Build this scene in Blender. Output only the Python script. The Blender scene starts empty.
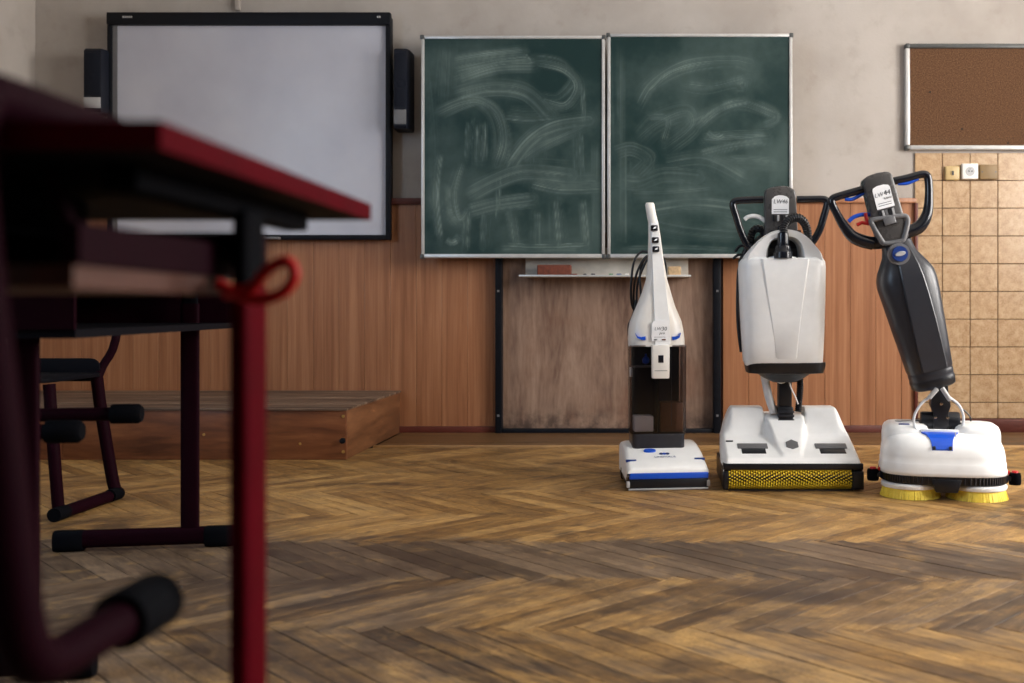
import bpy, bmesh, math, random
import numpy as np
from mathutils import Vector, Matrix
random.seed(7); np.random.seed(7)
PI = math.pi
S = bpy.context.scene
COL = S.collection

# ---------------------------------------------------------------- camera
# 35 mm lens, 0.645 m above the floor, square on to the board wall
CAM_H = 0.645; WALL_Y = 5.35; F = 35 / 36 * 1024; VX, VY = 640.0, 312.0
cam = bpy.data.cameras.new('camera'); cam.lens = 35; cam.sensor_width = 36
cam.shift_x = -(VX - 512) / 1024; cam.shift_y = -(341.5 - VY) / 1024
cam.dof.use_dof = True; cam.dof.focus_distance = 3.7; cam.dof.aperture_fstop = 3.2
cam.clip_start = 0.05
camo = bpy.data.objects.new('camera', cam); COL.objects.link(camo)
camo.location = (0, 0, CAM_H); camo.rotation_euler = (PI / 2, 0, 0)
S.camera = camo

# ---------------------------------------------------------------- world, window light, exposure
w = bpy.data.worlds.new('world'); S.world = w; w.use_nodes = True
w.node_tree.nodes['Background'].inputs[0].default_value = (0.62, 0.75, 1.0, 1)
w.node_tree.nodes['Background'].inputs[1].default_value = 0.6
S.view_settings.view_transform = 'Standard'; S.view_settings.look = 'None'
S.view_settings.exposure = 1.08; S.view_settings.gamma = 1.0
S.view_settings.use_curve_mapping = False

def area(name, loc, rot, sx, sy, energy, col):
    l = bpy.data.lights.new(name, 'AREA'); l.shape = 'RECTANGLE'; l.size = sx; l.size_y = sy
    l.energy = energy; l.color = col
    o = bpy.data.objects.new(name, l); COL.objects.link(o); o.location = loc; o.rotation_euler = rot
    return o
WIN_L = [(0.3, 1.6)]            # daylight windows in the left wall (y ranges)
WIN_R = [(0.95, 2.25), (2.55, 3.85)]            # and in the right wall
WZ0, WZ1 = 0.95, 2.75
ROOM_L, ROOM_R, ROOM_B, ROOM_H = -3.25, 3.7, -4.2, 3.35
for a, b in WIN_L:
    area('daylight_left', (ROOM_L - 0.16, (a + b) / 2, (WZ0 + WZ1) / 2), (0, -PI / 2, 0), WZ1 - WZ0, b - a, 44, (0.58, 0.77, 1.0))
for a, b in WIN_R:
    area('daylight_right', (ROOM_R + 0.16, (a + b) / 2, (WZ0 + WZ1) / 2), (0, PI / 2, 0), WZ1 - WZ0, b - a, 98, (1.0, 0.95, 0.89))

# ---------------------------------------------------------------- helpers
def at(x, y, Y):
    """photo position (1024x683) seen at distance Y from the camera -> world point"""
    return Vector(((x - VX) * Y / F, Y, CAM_H - (y - VY) * Y / F))

def mesh_obj(name, verts, faces, mat=None, parent=None, smooth=None, bevel=0, seg=2):
    me = bpy.data.meshes.new(name)
    if bevel:
        bm = bmesh.new()
        vs = [bm.verts.new(v) for v in verts]
        for f in faces:
            try: bm.faces.new([vs[i] for i in f])
            except ValueError: pass
        bmesh.ops.recalc_face_normals(bm, faces=bm.faces)
        ed = [e for e in bm.edges if len(e.link_faces) == 2 and e.calc_face_angle(0) > 0.5]
        bmesh.ops.bevel(bm, geom=ed, offset=bevel, segments=seg, profile=0.5, affect='EDGES', clamp_overlap=True)
        bm.to_mesh(me); bm.free()
    else:
        me.from_pydata([tuple(v) for v in verts], [], faces)
        bm = bmesh.new(); bm.from_mesh(me); bmesh.ops.recalc_face_normals(bm, faces=bm.faces); bm.to_mesh(me); bm.free()
    if smooth is not None or bevel:
        for p in me.polygons: p.use_smooth = True
        me.set_sharp_from_angle(angle=math.radians(smooth or 40))
    o = bpy.data.objects.new(name, me); COL.objects.link(o)
    if mat: me.materials.append(M[mat] if isinstance(mat, str) else mat)
    if parent: o.parent = parent
    return o

def box_vf(x0, x1, y0, y1, z0, z1):
    v = [(x0, y0, z0), (x1, y0, z0), (x1, y1, z0), (x0, y1, z0), (x0, y0, z1), (x1, y0, z1), (x1, y1, z1), (x0, y1, z1)]
    f = [(0, 3, 2, 1), (4, 5, 6, 7), (0, 1, 5, 4), (1, 2, 6, 5), (2, 3, 7, 6), (3, 0, 4, 7)]
    return v, f
def box(name, x0, x1, y0, y1, z0, z1, mat, parent=None, bevel=0, seg=2):
    v, f = box_vf(x0, x1, y0, y1, z0, z1)
    return mesh_obj(name, v, f, mat, parent, bevel=bevel, seg=seg)
def merge(parts):
    V, Fs = [], []
    for v, f in parts:
        n = len(V); V += list(v); Fs += [tuple(i + n for i in g) for g in f]
    return V, Fs
def boxes(name, bl, mat, parent=None, bevel=0):
    v, f = merge([box_vf(*b) for b in bl]); return mesh_obj(name, v, f, mat, parent, bevel=bevel)

def loft_vf(rings, cap0=True, cap1=True, closed=True):
    n = len(rings[0]); v = [p for r in rings for p in r]; f = []
    for i in range(len(rings) - 1):
        for j in range(n if closed else n - 1):
            k = (j + 1) % n
            f.append((i * n + j, i * n + k, (i + 1) * n + k, (i + 1) * n + j))
    if cap0: f.append(tuple(range(n)))
    if cap1: f.append(tuple((len(rings) - 1) * n + j for j in range(n)))
    return v, f
def loft(name, rings, mat, parent=None, smooth=45, bevel=0, **k):
    v, f = loft_vf(rings, **k); return mesh_obj(name, v, f, mat, parent, smooth=smooth, bevel=bevel)
def sring(c, a, b, ex=(1, 0, 0), ey=(0, 1, 0), n=28, p=2.0):
    c = Vector(c); ex = Vector(ex); ey = Vector(ey); r = []
    for i in range(n):
        t = 2 * PI * (i + 0.5) / n; ct, st = math.cos(t), math.sin(t)
        r.append(c + ex * (a * math.copysign(abs(ct) ** (2 / p), ct)) + ey * (b * math.copysign(abs(st) ** (2 / p), st)))
    return r
def smooth_path(pts, sub=6, closed=False):
    pts = [Vector(p) for p in pts]; n = len(pts); out = []
    for i in range(n if closed else n - 1):
        if closed: p0, p1, p2, p3 = pts[i - 1], pts[i], pts[(i + 1) % n], pts[(i + 2) % n]
        else: p0, p1, p2, p3 = pts[max(i - 1, 0)], pts[i], pts[i + 1], pts[min(i + 2, n - 1)]
        for s in range(sub):
            t = s / sub
            out.append(0.5 * ((2 * p1) + (p2 - p0) * t + (2 * p0 - 5 * p1 + 4 * p2 - p3) * t * t + (3 * p1 - p0 - 3 * p2 + p3) * t ** 3))
    if not closed: out.append(pts[-1])
    return out
def tube_vf(path, r, n=10, closed=False, flat=1.0, up=(0, 1, 0)):
    path = [Vector(p) for p in path]; rings = []; m = len(path); prev = None
    for i, p in enumerate(path):
        a = path[i - 1] if (i > 0 or closed) else path[0]
        b = path[(i + 1) % m] if (i < m - 1 or closed) else path[-1]
        t = (b - a).normalized()
        if prev is None:
            u = Vector(up); u = u - t * u.dot(t)
            if u.length < 1e-3: u = t.orthogonal()
        else: u = prev - t * prev.dot(t)
        u.normalize(); prev = u; s = t.cross(u)
        rr = r[i] if isinstance(r, (list, tuple)) else r
        rings.append([p + u * (rr * flat * math.cos(2 * PI * j / n)) + s * (rr * math.sin(2 * PI * j / n)) for j in range(n)])
    if closed: rings.append(rings[0])
    return loft_vf(rings, not closed, not closed)
def tube(name, path, r, mat, parent=None, n=10, closed=False, flat=1.0, up=(0, 1, 0), sub=0):
    if sub: path = smooth_path(path, sub, closed)
    v, f = tube_vf(path, r, n, closed, flat, up); return mesh_obj(name, v, f, mat, parent, smooth=50)
def ribbed(name, path, r, mat, parent=None, pitch=0.008, n=12):
    """corrugated hose: radius alternates along the path"""
    path = smooth_path(path, 12); L = [0]
    for a, b in zip(path, path[1:]): L.append(L[-1] + (b - a).length)
    pts, rs = [], []; d = 0; i = 0; k = 0
    while d < L[-1]:
        while L[i + 1] < d: i += 1
        t = (d - L[i]) / max(L[i + 1] - L[i], 1e-9)
        pts.append(path[i].lerp(path[i + 1], t)); rs.append(r if k % 4 in (0, 1) else r * 0.80)
        k += 1; d += pitch / 4
    return tube(name, pts, rs, mat, parent, n=n)
def prism(name, poly, y0, y1, mat, parent=None, bevel=0, plane='xz', smooth=None):
    """polygon (x,z) extruded in y; plane 'xy' extrudes in z; 'yz' in x"""
    n = len(poly)
    def P(a, b, d): return {'xz': (a, d, b), 'xy': (a, b, d), 'yz': (d, a, b)}[plane]
    v = [P(a, b, y0) for a, b in poly] + [P(a, b, y1) for a, b in poly]
    f = [tuple(range(n)), tuple(range(2 * n - 1, n - 1, -1))] + [(i, (i + 1) % n, n + (i + 1) % n, n + i) for i in range(n)]
    return mesh_obj(name, v, f, mat, parent, bevel=bevel, smooth=smooth)
def lathe_vf(prof, axis='z', c=(0, 0, 0), n=24):
    rings = []
    for r, h in prof:
        ring = []
        for i in range(n):
            a = 2 * PI * i / n; p = (r * math.cos(a), r * math.sin(a), h)
            if axis == 'x': p = (h, p[0], p[1])
            if axis == 'y': p = (p[0], h, p[1])
            ring.append(Vector(p) + Vector(c))
        rings.append(ring)
    return loft_vf(rings)
def lathe(name, prof, mat, parent=None, axis='z', c=(0, 0, 0), n=24):
    v, f = lathe_vf(prof, axis, c, n); return mesh_obj(name, v, f, mat, parent, smooth=40)
def text(name, s, size, mat, parent, loc, rot, align='CENTER', shear=0):
    cu = bpy.data.curves.new('t', 'FONT'); cu.body = s; cu.size = size; cu.align_x = align; cu.align_y = 'CENTER'
    cu.extrude = 0.0002; cu.shear = shear; cu.resolution_u = 2
    to = bpy.data.objects.new('t', cu); COL.objects.link(to)
    dg = bpy.context.evaluated_depsgraph_get(); dg.update()
    me = bpy.data.meshes.new_from_object(to.evaluated_get(dg)); bpy.data.objects.remove(to)
    me.materials.clear(); me.materials.append(M[mat])
    o = bpy.data.objects.new(name, me); COL.objects.link(o); o.parent = parent; o.location = loc; o.rotation_euler = rot
    return o
def thing(name, label, cat, loc=(0, 0, 0), rotz=0, group=None):
    o = bpy.data.objects.new(name, None); COL.objects.link(o); o.empty_display_size = 0.05
    o.location = loc; o.rotation_euler = (0, 0, rotz); tag(o, label, cat, group); return o
def tag(o, label, cat, group=None):
    o['label'] = label; o['category'] = cat
    if group: o['group'] = group
    return o
def struct(o, label=None):
    o['kind'] = 'structure'
    if label: o['label'] = label
    return o
def inst(src, name, parent, loc=(0, 0, 0), rot=(0, 0, 0), scale=(1, 1, 1)):
    o = bpy.data.objects.new(name, src.data); COL.objects.link(o); o.parent = parent
    o.location = loc; o.rotation_euler = rot; o.scale = scale; return o

# ---------------------------------------------------------------- materials
M = {}
def srgb(r, g, b):
    return tuple(((c / 255) / 12.92 if c / 255 <= 0.04045 else ((c / 255 + 0.055) / 1.055) ** 2.4) for c in (r, g, b)) + (1,)
class NT:
    def __init__(s, name):
        m = bpy.data.materials.new(name); m.use_nodes = True; M[name] = m; s.m = m
        s.t = m.node_tree; s.b = s.t.nodes['Principled BSDF']; s.out = s.t.nodes['Material Output']
    def n(s, ty, **k):
        d = s.t.nodes.new(ty)
        for a, b in k.items(): setattr(d, a, b)
        return d
    def l(s, a, b): s.t.links.new(a, b)
    def put(s, sock, v):
        if hasattr(v, 'is_output'): s.l(v, sock)
        elif v is not None: sock.default_value = v
    def math(s, op, a, b=None, c=None, clamp=False):
        d = s.n('ShaderNodeMath', operation=op, use_clamp=clamp)
        for i, v in enumerate((a, b, c)): s.put(d.inputs[i], v)
        return d.outputs[0]
    def noise(s, vec, scale, detail=4, rough=0.55, dist=0.0):
        d = s.n('ShaderNodeTexNoise'); s.put(d.inputs['Vector'], vec)
        d.inputs['Scale'].default_value = scale; d.inputs['Detail'].default_value = detail
        d.inputs['Roughness'].default_value = rough; d.inputs['Distortion'].default_value = dist
        return d.outputs[0]
    def mapping(s, vec, scale=(1, 1, 1), loc=(0, 0, 0)):
        d = s.n('ShaderNodeMapping'); s.put(d.inputs[0], vec); s.put(d.inputs['Scale'], scale); s.put(d.inputs['Location'], loc)
        return d.outputs[0]
    def ramp(s, fac, stops, interp='LINEAR'):
        d = s.n('ShaderNodeValToRGB'); s.put(d.inputs[0], fac); e = d.color_ramp.elements; d.color_ramp.interpolation = interp
        while len(e) < len(stops): e.new(0.5)
        for k, (p, c) in zip(e, stops): k.position = p; k.color = c if len(c) == 4 else tuple(c) + (1,)
        return d.outputs[0]
    def mix(s, fac, a, b, mode='MIX'):
        d = s.n('ShaderNodeMix', data_type='RGBA', blend_type=mode); s.put(d.inputs[0], fac); s.put(d.inputs[6], a); s.put(d.inputs[7], b)
        return d.outputs[2]
    def map01(s, v, a, b, lo=0.0, hi=1.0):
        d = s.n('ShaderNodeMapRange', interpolation_type='SMOOTHSTEP'); s.put(d.inputs[0], v)
        for i, x in zip((1, 2, 3, 4), (a, b, lo, hi)): d.inputs[i].default_value = x
        return d.outputs[0]
    def xyz(s, vec):
        d = s.n('ShaderNodeSeparateXYZ'); s.l(vec, d.inputs[0]); return d.outputs
    def comb(s, x, y, z):
        d = s.n('ShaderNodeCombineXYZ')
        for i, v in enumerate((x, y, z)): s.put(d.inputs[i], v)
        return d.outputs[0]
    def obj(s): return s.n('ShaderNodeTexCoord').outputs['Object']
    def pos(s): return s.n('ShaderNodeNewGeometry').outputs['Position']
    def bump(s, h, strength=0.2, dist=0.002):
        d = s.n('ShaderNodeBump'); d.inputs['Strength'].default_value = strength; d.inputs['Distance'].default_value = dist
        s.l(h, d.inputs['Height']); s.l(d.outputs[0], s.b.inputs['Normal'])
    def set(s, col=None, rough=None, metal=None, spec=None):
        for k, v in (('Base Color', col), ('Roughness', rough), ('Metallic', metal), ('Specular IOR Level', spec)):
            if v is not None: s.put(s.b.inputs[k], v)
        return s
def plain(name, rgb, rough=0.45, metal=0.0, var=0.06, scale=30, spec=0.5, bump=0.0, bscale=200, coat=0.0):
    """plastic / metal / paint: flat colour with faint mottling"""
    t = NT(name); c = srgb(*rgb); v = t.noise(t.obj(), scale, 3)
    d = tuple(x * (1 - 2 * var) for x in c[:3]) + (1,)
    l = tuple(min(1, x * (1 + var)) for x in c[:3]) + (1,)
    t.set(t.ramp(v, [(0.3, d), (0.7, l)]), t.math('MULTIPLY_ADD', v, 0.12, rough - 0.06), metal, spec)
    if coat: t.b.inputs['Coat Weight'].default_value = coat
    if bump: t.bump(t.noise(t.obj(), bscale, 2), bump, 0.001)
    return t

plain('white_plastic', (243, 244, 245), 0.32, var=0.015)
plain('white_plastic_warm', (238, 235, 230), 0.36, var=0.015)
plain('light_grey_plastic', (176, 176, 178), 0.4, var=0.02)
plain('mid_grey_plastic', (105, 105, 108), 0.45, var=0.03)
plain('black_plastic', (18, 21, 29), 0.38, var=0.1)
plain('black_gloss', (22, 25, 34), 0.22, var=0.05)
plain('charcoal_plastic', (40, 42, 50), 0.36, var=0.05, bump=0.05, bscale=700)
plain('bronze_plastic', (76, 74, 74), 0.28, var=0.01)
plain('blue_plastic', (20, 82, 205), 0.35, var=0.03)
plain('deep_blue_plastic', (28, 58, 128), 0.35, var=0.03)
plain('red_plastic', (190, 24, 26), 0.4, var=0.03)
plain('rubber', (6, 7, 12), 0.8, var=0.1, spec=0.06)
plain('chrome', (200, 202, 206), 0.22, metal=1.0, var=0.02)
plain('yellow_bristle', (246, 214, 60), 0.6, var=0.1, scale=300)
plain('pale_yellow_bristle', (250, 222, 84), 0.6, var=0.08, scale=300)
plain('ink', (40, 44, 52), 0.5, var=0.02)
plain('grey_ink', (120, 124, 132), 0.5, var=0.02)
plain('sticker', (246, 247, 250), 0.4, var=0.005)
plain('milky_hose', (214, 216, 220), 0.3, var=0.03)
plain('alu', (206, 206, 206), 0.36, metal=0.45, var=0.06, scale=12)
plain('dark_alu', (96, 98, 98), 0.4, metal=0.6, var=0.05)
plain('red_paint', (70, 0, 11), 0.65, var=0.08, scale=18, spec=0.03)
plain('dark_shaded_red', (24, 2, 11), 0.65, var=0.08, scale=18, spec=0.04)  # dark red of tubes; on the sideways desk's legs, red with shade painted in
plain('desk_laminate', (11, 11, 17), 0.65, var=0.05, spec=0.06)
plain('black_frame', (13, 16, 24), 0.5, var=0.1, spec=0.2)
plain('speaker_black', (18, 22, 34), 0.5, var=0.08, spec=0.25)
plain('speaker_grille', (20, 24, 36), 0.7, var=0.15, scale=400, spec=0.2)
plain('socket_white', (235, 233, 228), 0.35, var=0.01)
plain('switch_beige', (196, 170, 120), 0.4, var=0.03)
plain('box_olive', (132, 106, 66), 0.5, var=0.05)
plain('sponge_red', (112, 58, 42), 0.85, var=0.2, scale=60, bump=0.5, bscale=300)
plain('sponge_tan', (196, 166, 128), 0.85, var=0.15, scale=60, bump=0.5, bscale=300)
plain('chalk_white', (235, 235, 230), 0.9, var=0.02)
plain('chalk_green', (90, 140, 100), 0.9, var=0.02)
plain('chalk_blue', (90, 110, 150), 0.9, var=0.02)
plain('tray_paint', (206, 200, 190), 0.5, var=0.1, scale=10)
plain('ceiling_paint', (225, 222, 215), 0.8, var=0.03, scale=2)
plain('rear_paint', (70, 64, 60), 0.8, var=0.05, scale=2)
plain('skirting_paint', (92, 40, 30), 0.45, var=0.12, scale=10)
plain('grout', (96, 78, 60), 0.9, var=0.1)
plain('hook_red', (170, 16, 18), 0.5, var=0.05, spec=0.2)
plain('matte_black', (7, 8, 13), 0.8, var=0.1, spec=0.04)
plain('brown_metal', (100, 52, 36), 0.5, var=0.1)
plain('gold_screw', (200, 165, 95), 0.35, metal=0.7)

t = NT('plaster')       # uneven, yellowed wall paint
p = t.pos(); n1 = t.noise(p, 1.3, 5, 0.6); n2 = t.noise(p, 9, 5, 0.6)
c = t.mix(t.map01(n1, 0.35, 0.65), srgb(166, 158, 151), srgb(181, 174, 168))
c = t.mix(t.map01(n2, 0.52, 0.75, 0, 0.25), c, srgb(140, 128, 117))
t.set(c, 0.75, spec=0.3); t.bump(t.noise(p, 60, 4, 0.7), 0.25, 0.003)

def wood(name, lo, mid, hi, axis, rough=0.45, stretch=14, scale=5, knots=False, seed=0.0, bump=0.08):
    """grain runs along one object axis; every object gets its own offset"""
    t = NT(name); info = t.n('ShaderNodeObjectInfo'); off = t.math('MULTIPLY', info.outputs['Random'], 37.0)
    x, y, z = t.xyz(t.obj()); s = [1.0] * 3; s[axis] = 1.0 / stretch
    vec = t.comb(t.math('ADD', t.math('MULTIPLY', x, s[0]), off), t.math('ADD', t.math('MULTIPLY', y, s[1]), off), t.math('MULTIPLY_ADD', z, s[2], seed))
    a = t.noise(vec, scale * 3, 6, 0.6, 0.6); b = t.noise(vec, scale * 14, 4, 0.6)
    v = t.math('ADD', t.math('MULTIPLY', a, 0.65), t.math('MULTIPLY', b, 0.35))
    v = t.math('ADD', v, t.math('MULTIPLY_ADD', info.outputs['Random'], 0.06, -0.03))
    c = t.ramp(v, [(0.36, srgb(*lo)), (0.5, srgb(*mid)), (0.64, srgb(*hi))])
    t.set(c, t.math('MULTIPLY_ADD', b, 0.2, rough - 0.1), spec=0.4); t.bump(b, bump, 0.002)
    return t
wood('wainscot_wood', (138, 90, 60), (158, 107, 74), (174, 124, 89), 2, 0.42, 40, 9)
wood('platform_wood', (84, 48, 30), (116, 70, 43), (142, 92, 58), 0, 0.45, 7, 3, seed=3)
wood('platform_side_wood', (84, 52, 33), (114, 74, 47), (138, 94, 62), 1, 0.45, 7, 3, seed=5)
wood('platform_top_wood', (48, 37, 32), (98, 80, 68), (158, 136, 116), 0, 0.5, 16, 6, seed=1)
wood('border_wood', (64, 44, 28), (102, 74, 46), (130, 98, 62), 0, 0.4, 16, 6, seed=8)
wood('strip_wood', (150, 112, 70), (176, 136, 88), (196, 158, 108), 0, 0.45, 16, 6, seed=9)
wood('shelf_wood', (50, 19, 8), (64, 27, 12), (74, 34, 17), 1, 0.5, 10, 6)

t = NT('plywood')       # stained veneer below the blackboard
x, y, z = t.xyz(t.obj()); v = t.comb(x, y, t.math('MULTIPLY', z, 0.16))
a = t.noise(v, 9, 6, 0.65, 1.2); b = t.noise(v, 60, 4, 0.6); d = t.noise(t.obj(), 2.2, 5, 0.6)
c = t.ramp(t.math('ADD', t.math('MULTIPLY', a, 0.7), t.math('MULTIPLY', b, 0.3)), [(0.34, srgb(98, 74, 62)), (0.5, srgb(136, 110, 94)), (0.66, srgb(158, 132, 114))])
c = t.mix(t.map01(d, 0.5, 0.7, 0, 0.5), c, srgb(112, 72, 50))
grime = t.math('MULTIPLY', t.map01(z, 0.16, 0.0), t.map01(t.noise(t.obj(), 12, 5, 0.7), 0.35, 0.65))
c = t.mix(t.math('MULTIPLY', grime, 0.75), c, srgb(40, 30, 28))
t.set(c, 0.5, spec=0.4)

t = NT('parquet')       # worn oak strips: uv runs along each strip, wear follows the floor
info = t.n('ShaderNodeObjectInfo'); geo = t.n('ShaderNodeNewGeometry')
isl = t.n('ShaderNodeAttribute', attribute_name='rnd').outputs['Fac']
rnd = t.math('FRACT', t.math('ADD', info.outputs['Random'], isl))
uv = t.n('ShaderNodeTexCoord').outputs['UV']; ux, uy, _ = t.xyz(uv)
vec = t.comb(t.math('MULTIPLY_ADD', ux, 0.09, t.math('MULTIPLY', rnd, 41)), uy, t.math('MULTIPLY', rnd, 19))
g1 = t.noise(vec, 40, 4, 0.6, 0.3); g2 = t.noise(vec, 300, 3, 0.6)
g = t.math('ADD', t.math('MULTIPLY', g1, 0.45), t.math('MULTIPLY', g2, 0.55))
g = t.math('ADD', g, t.math('MULTIPLY_ADD', rnd, 0.20, -0.10))
gold = t.ramp(g, [(0.34, srgb(112, 80, 42)), (0.5, srgb(164, 124, 70)), (0.66, srgb(198, 158, 98))])
grey = t.ramp(g, [(0.34, srgb(54, 43, 35)), (0.5, srgb(98, 80, 63)), (0.66, srgb(136, 114, 91))])
P = geo.outputs['Position']; px_, py_, pz_ = t.xyz(P)
pw = t.comb(t.math('MULTIPLY', px_, 0.55), py_, 0.0)
wear = t.noise(pw, 1.5, 6, 0.62, 0.5); wear2 = t.noise(pw, 6.5, 6, 0.7, 0.6)
ww = t.math('ADD', t.math('MULTIPLY', wear, 0.62), t.math('MULTIPLY', wear2, 0.38))
dn0 = t.math('ADD', t.math('MULTIPLY', wear2, 0.6), t.math('MULTIPLY', g1, 0.4))
# varnish worn to gold along the front of the room, greyed traffic lane along the desks
lane = t.math('MULTIPLY', t.map01(py_, 2.36, 2.52), t.map01(t.math('ADD', py_, t.math('MULTIPLY_ADD', dn0, 0.5, -0.25)), 2.92, 2.68))
lane = t.math('MULTIPLY', lane, t.map01(px_, 0.9, 0.1, 0.25, 1.0))
front = t.map01(py_, 2.6, 3.0, 0.0, 0.17)
leftg = t.map01(px_, -0.1, -1.2, 0.0, 0.10)
q = t.math('ADD', t.math('ADD', ww, t.math('MULTIPLY_ADD', g1, 0.3, -0.15)), front); q = t.math('SUBTRACT', q, t.math('MULTIPLY', lane, 0.26)); q = t.math('SUBTRACT', q, t.math('MULTIPLY', leftg, t.map01(py_, 3.2, 2.6)))
c = t.mix(t.map01(q, 0.40, 0.60), grey, gold)
scr = t.noise(t.comb(t.math('MULTIPLY_ADD', ux, 0.25, t.math('MULTIPLY', rnd, 13)), uy, t.math('MULTIPLY', rnd, 5)), 420, 3, 0.7)
c = t.mix(t.map01(t.math('ADD', scr, t.math('MULTIPLY_ADD', wear2, 0.5, -0.25)), 0.56, 0.70, 0.0, 0.75), c, srgb(58, 40, 28))
mott = t.noise(t.comb(t.math('MULTIPLY', px_, 0.7), py_, 7.7), 13, 7, 0.7, 0.4)
c = t.mix(t.map01(mott, 0.42, 0.62, 0.0, 0.45), c, t.mix(0.5, grey, srgb(86, 60, 36)))
c = t.mix(t.map01(mott, 0.46, 0.34, 0.0, 0.35), c, srgb(186, 146, 88))
dn = t.math('ADD', t.noise(t.comb(t.math('MULTIPLY', px_, 0.6), py_, 3.3), 3.2, 7, 0.72, 0.6), t.math('MULTIPLY_ADD', g1, 0.34, -0.17))
dark = t.map01(dn, 0.51, 0.70, 0, 0.8)
c = t.mix(dark, c, srgb(46, 30, 22))
t.set(c, t.math('MULTIPLY_ADD', g, 0.25, 0.36), spec=0.45); t.bump(g, 0.2, 0.0015)

plain('joint_dark', (34, 24, 18), 0.9, var=0.1)

t = NT('tile_glaze')
info = t.n('ShaderNodeObjectInfo'); x, y, z = t.xyz(t.obj())
v = t.comb(t.math('MULTIPLY_ADD', info.outputs['Random'], 11.0, x), y, z)
n1 = t.noise(v, 26, 5, 0.7); n2 = t.noise(v, 110, 4, 0.7)
c = t.ramp(t.math('ADD', t.math('MULTIPLY', n1, 0.6), t.math('MULTIPLY', n2, 0.4)), [(0.38, srgb(158, 126, 94)), (0.5, srgb(182, 152, 118)), (0.62, srgb(196, 170, 138))])
c = t.mix(t.math('MULTIPLY', info.outputs['Random'], 0.22), c, srgb(166, 134, 100))
t.set(c, 0.25, spec=0.5); t.bump(n1, 0.05, 0.002)

t = NT('cork')
n1 = t.noise(t.obj(), 160, 3, 0.7); n2 = t.noise(t.obj(), 3, 4, 0.6)
c = t.ramp(n1, [(0.35, srgb(60, 41, 29)), (0.5, srgb(92, 65, 45)), (0.65, srgb(116, 85, 61))])
c = t.mix(t.map01(n2, 0.5, 0.75, 0, 0.35), c, srgb(80, 52, 38)); t.set(c, 0.9, spec=0.2); t.bump(n1, 0.4, 0.002)

t = NT('whiteboard_surface'); t.set(srgb(214, 216, 226), 0.28, spec=0.5)
n1 = t.noise(t.obj(), 3, 4); t.set(t.ramp(n1, [(0.3, srgb(176, 178, 192)), (0.7, srgb(188, 190, 202))]))

t = NT('chalkboard')    # enamel green with smeared chalk dust ("chalk" is worked out stroke by stroke below)
a = t.n('ShaderNodeAttribute', attribute_name='chalk').outputs['Fac']
n1 = t.noise(t.obj(), 2.2, 5, 0.6); x, y, z = t.xyz(t.obj())
st = t.noise(t.comb(t.math('MULTIPLY', x, 1.0), y, t.math('MULTIPLY', z, 0.08)), 45, 4, 0.6)
base = t.mix(n1, srgb(13, 41, 42), srgb(20, 52, 51))
haze = t.math('MULTIPLY', t.map01(n1, 0.35, 0.7), 0.10)
fac = t.math('ADD', t.math('MULTIPLY', a, t.math('MULTIPLY_ADD', st, 0.6, 0.7)), haze, clamp=True)
t.set(t.mix(fac, base, srgb(176, 196, 190)), t.math('MULTIPLY_ADD', fac, 0.3, 0.45), spec=0.35)

t = NT('smoked_plastic')  # see-through dark tank wall
g = t.n('ShaderNodeBsdfGlossy'); g.inputs['Roughness'].default_value = 0.12; g.inputs['Color'].default_value = (0.9, 0.9, 0.9, 1)
tr = t.n('ShaderNodeBsdfTransparent'); tr.inputs['Color'].default_value = (0.60, 0.56, 0.57, 1)
lw = t.n('ShaderNodeLayerWeight'); lw.inputs['Blend'].default_value = 0.35
mx = t.n('ShaderNodeMixShader'); t.l(t.math('MULTIPLY_ADD', lw.outputs['Fresnel'], 0.7, 0.02), mx.inputs[0]); t.l(tr.outputs[0], mx.inputs[1]); t.l(g.outputs[0], mx.inputs[2])
t.l(mx.outputs[0], t.out.inputs['Surface'])
plain('dirty_water', (120, 84, 62), 0.4, var=0.1)
t = NT('window_glass')
g = t.n('ShaderNodeBsdfGlossy'); g.inputs['Roughness'].default_value = 0.02
tr = t.n('ShaderNodeBsdfTransparent'); mx = t.n('ShaderNodeMixShader'); mx.inputs[0].default_value = 0.06
t.l(tr.outputs[0], mx.inputs[1]); t.l(g.outputs[0], mx.inputs[2]); t.l(mx.outputs[0], t.out.inputs['Surface'])

# ================================================================ THE SETTING
WS = WALL_Y
def wz(y): return CAM_H + (VY - y) * WALL_Y / F       # height / offset on the board wall
def wx(x): return (x - VX) * WALL_Y / F

floor = struct(box('floor', ROOM_L, ROOM_R, ROOM_B, WS, -0.12, -0.014, 'joint_dark'), 'worn herringbone oak parquet floor')
wall_back = struct(box('wall_back', ROOM_L - 0.3, ROOM_R + 0.3, WS, WS + 0.25, -0.12, ROOM_H, 'plaster'))
def window_wall(name, x0, x1, wins):
    bl = []; ys = ROOM_B
    for a, b in wins:
        bl.append((x0, x1, ys, a, -0.12, ROOM_H)); bl.append((x0, x1, a, b, -0.12, WZ0)); bl.append((x0, x1, a, b, WZ1, ROOM_H)); ys = b
    bl.append((x0, x1, ys, WS, -0.12, ROOM_H))
    return struct(boxes(name, bl, 'plaster'))
window_wall('wall_left', ROOM_L - 0.3, ROOM_L, WIN_L)
window_wall('wall_right', ROOM_R, ROOM_R + 0.3, WIN_R)
struct(box('wall_rear', ROOM_L - 0.3, ROOM_R + 0.3, ROOM_B - 0.25, ROOM_B, -0.12, ROOM_H, 'rear_paint'))
struct(box('ceiling', ROOM_L - 0.3, ROOM_R + 0.3, ROOM_B - 0.25, WS + 0.25, ROOM_H, ROOM_H + 0.2, 'ceiling_paint'))
k = 1
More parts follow.
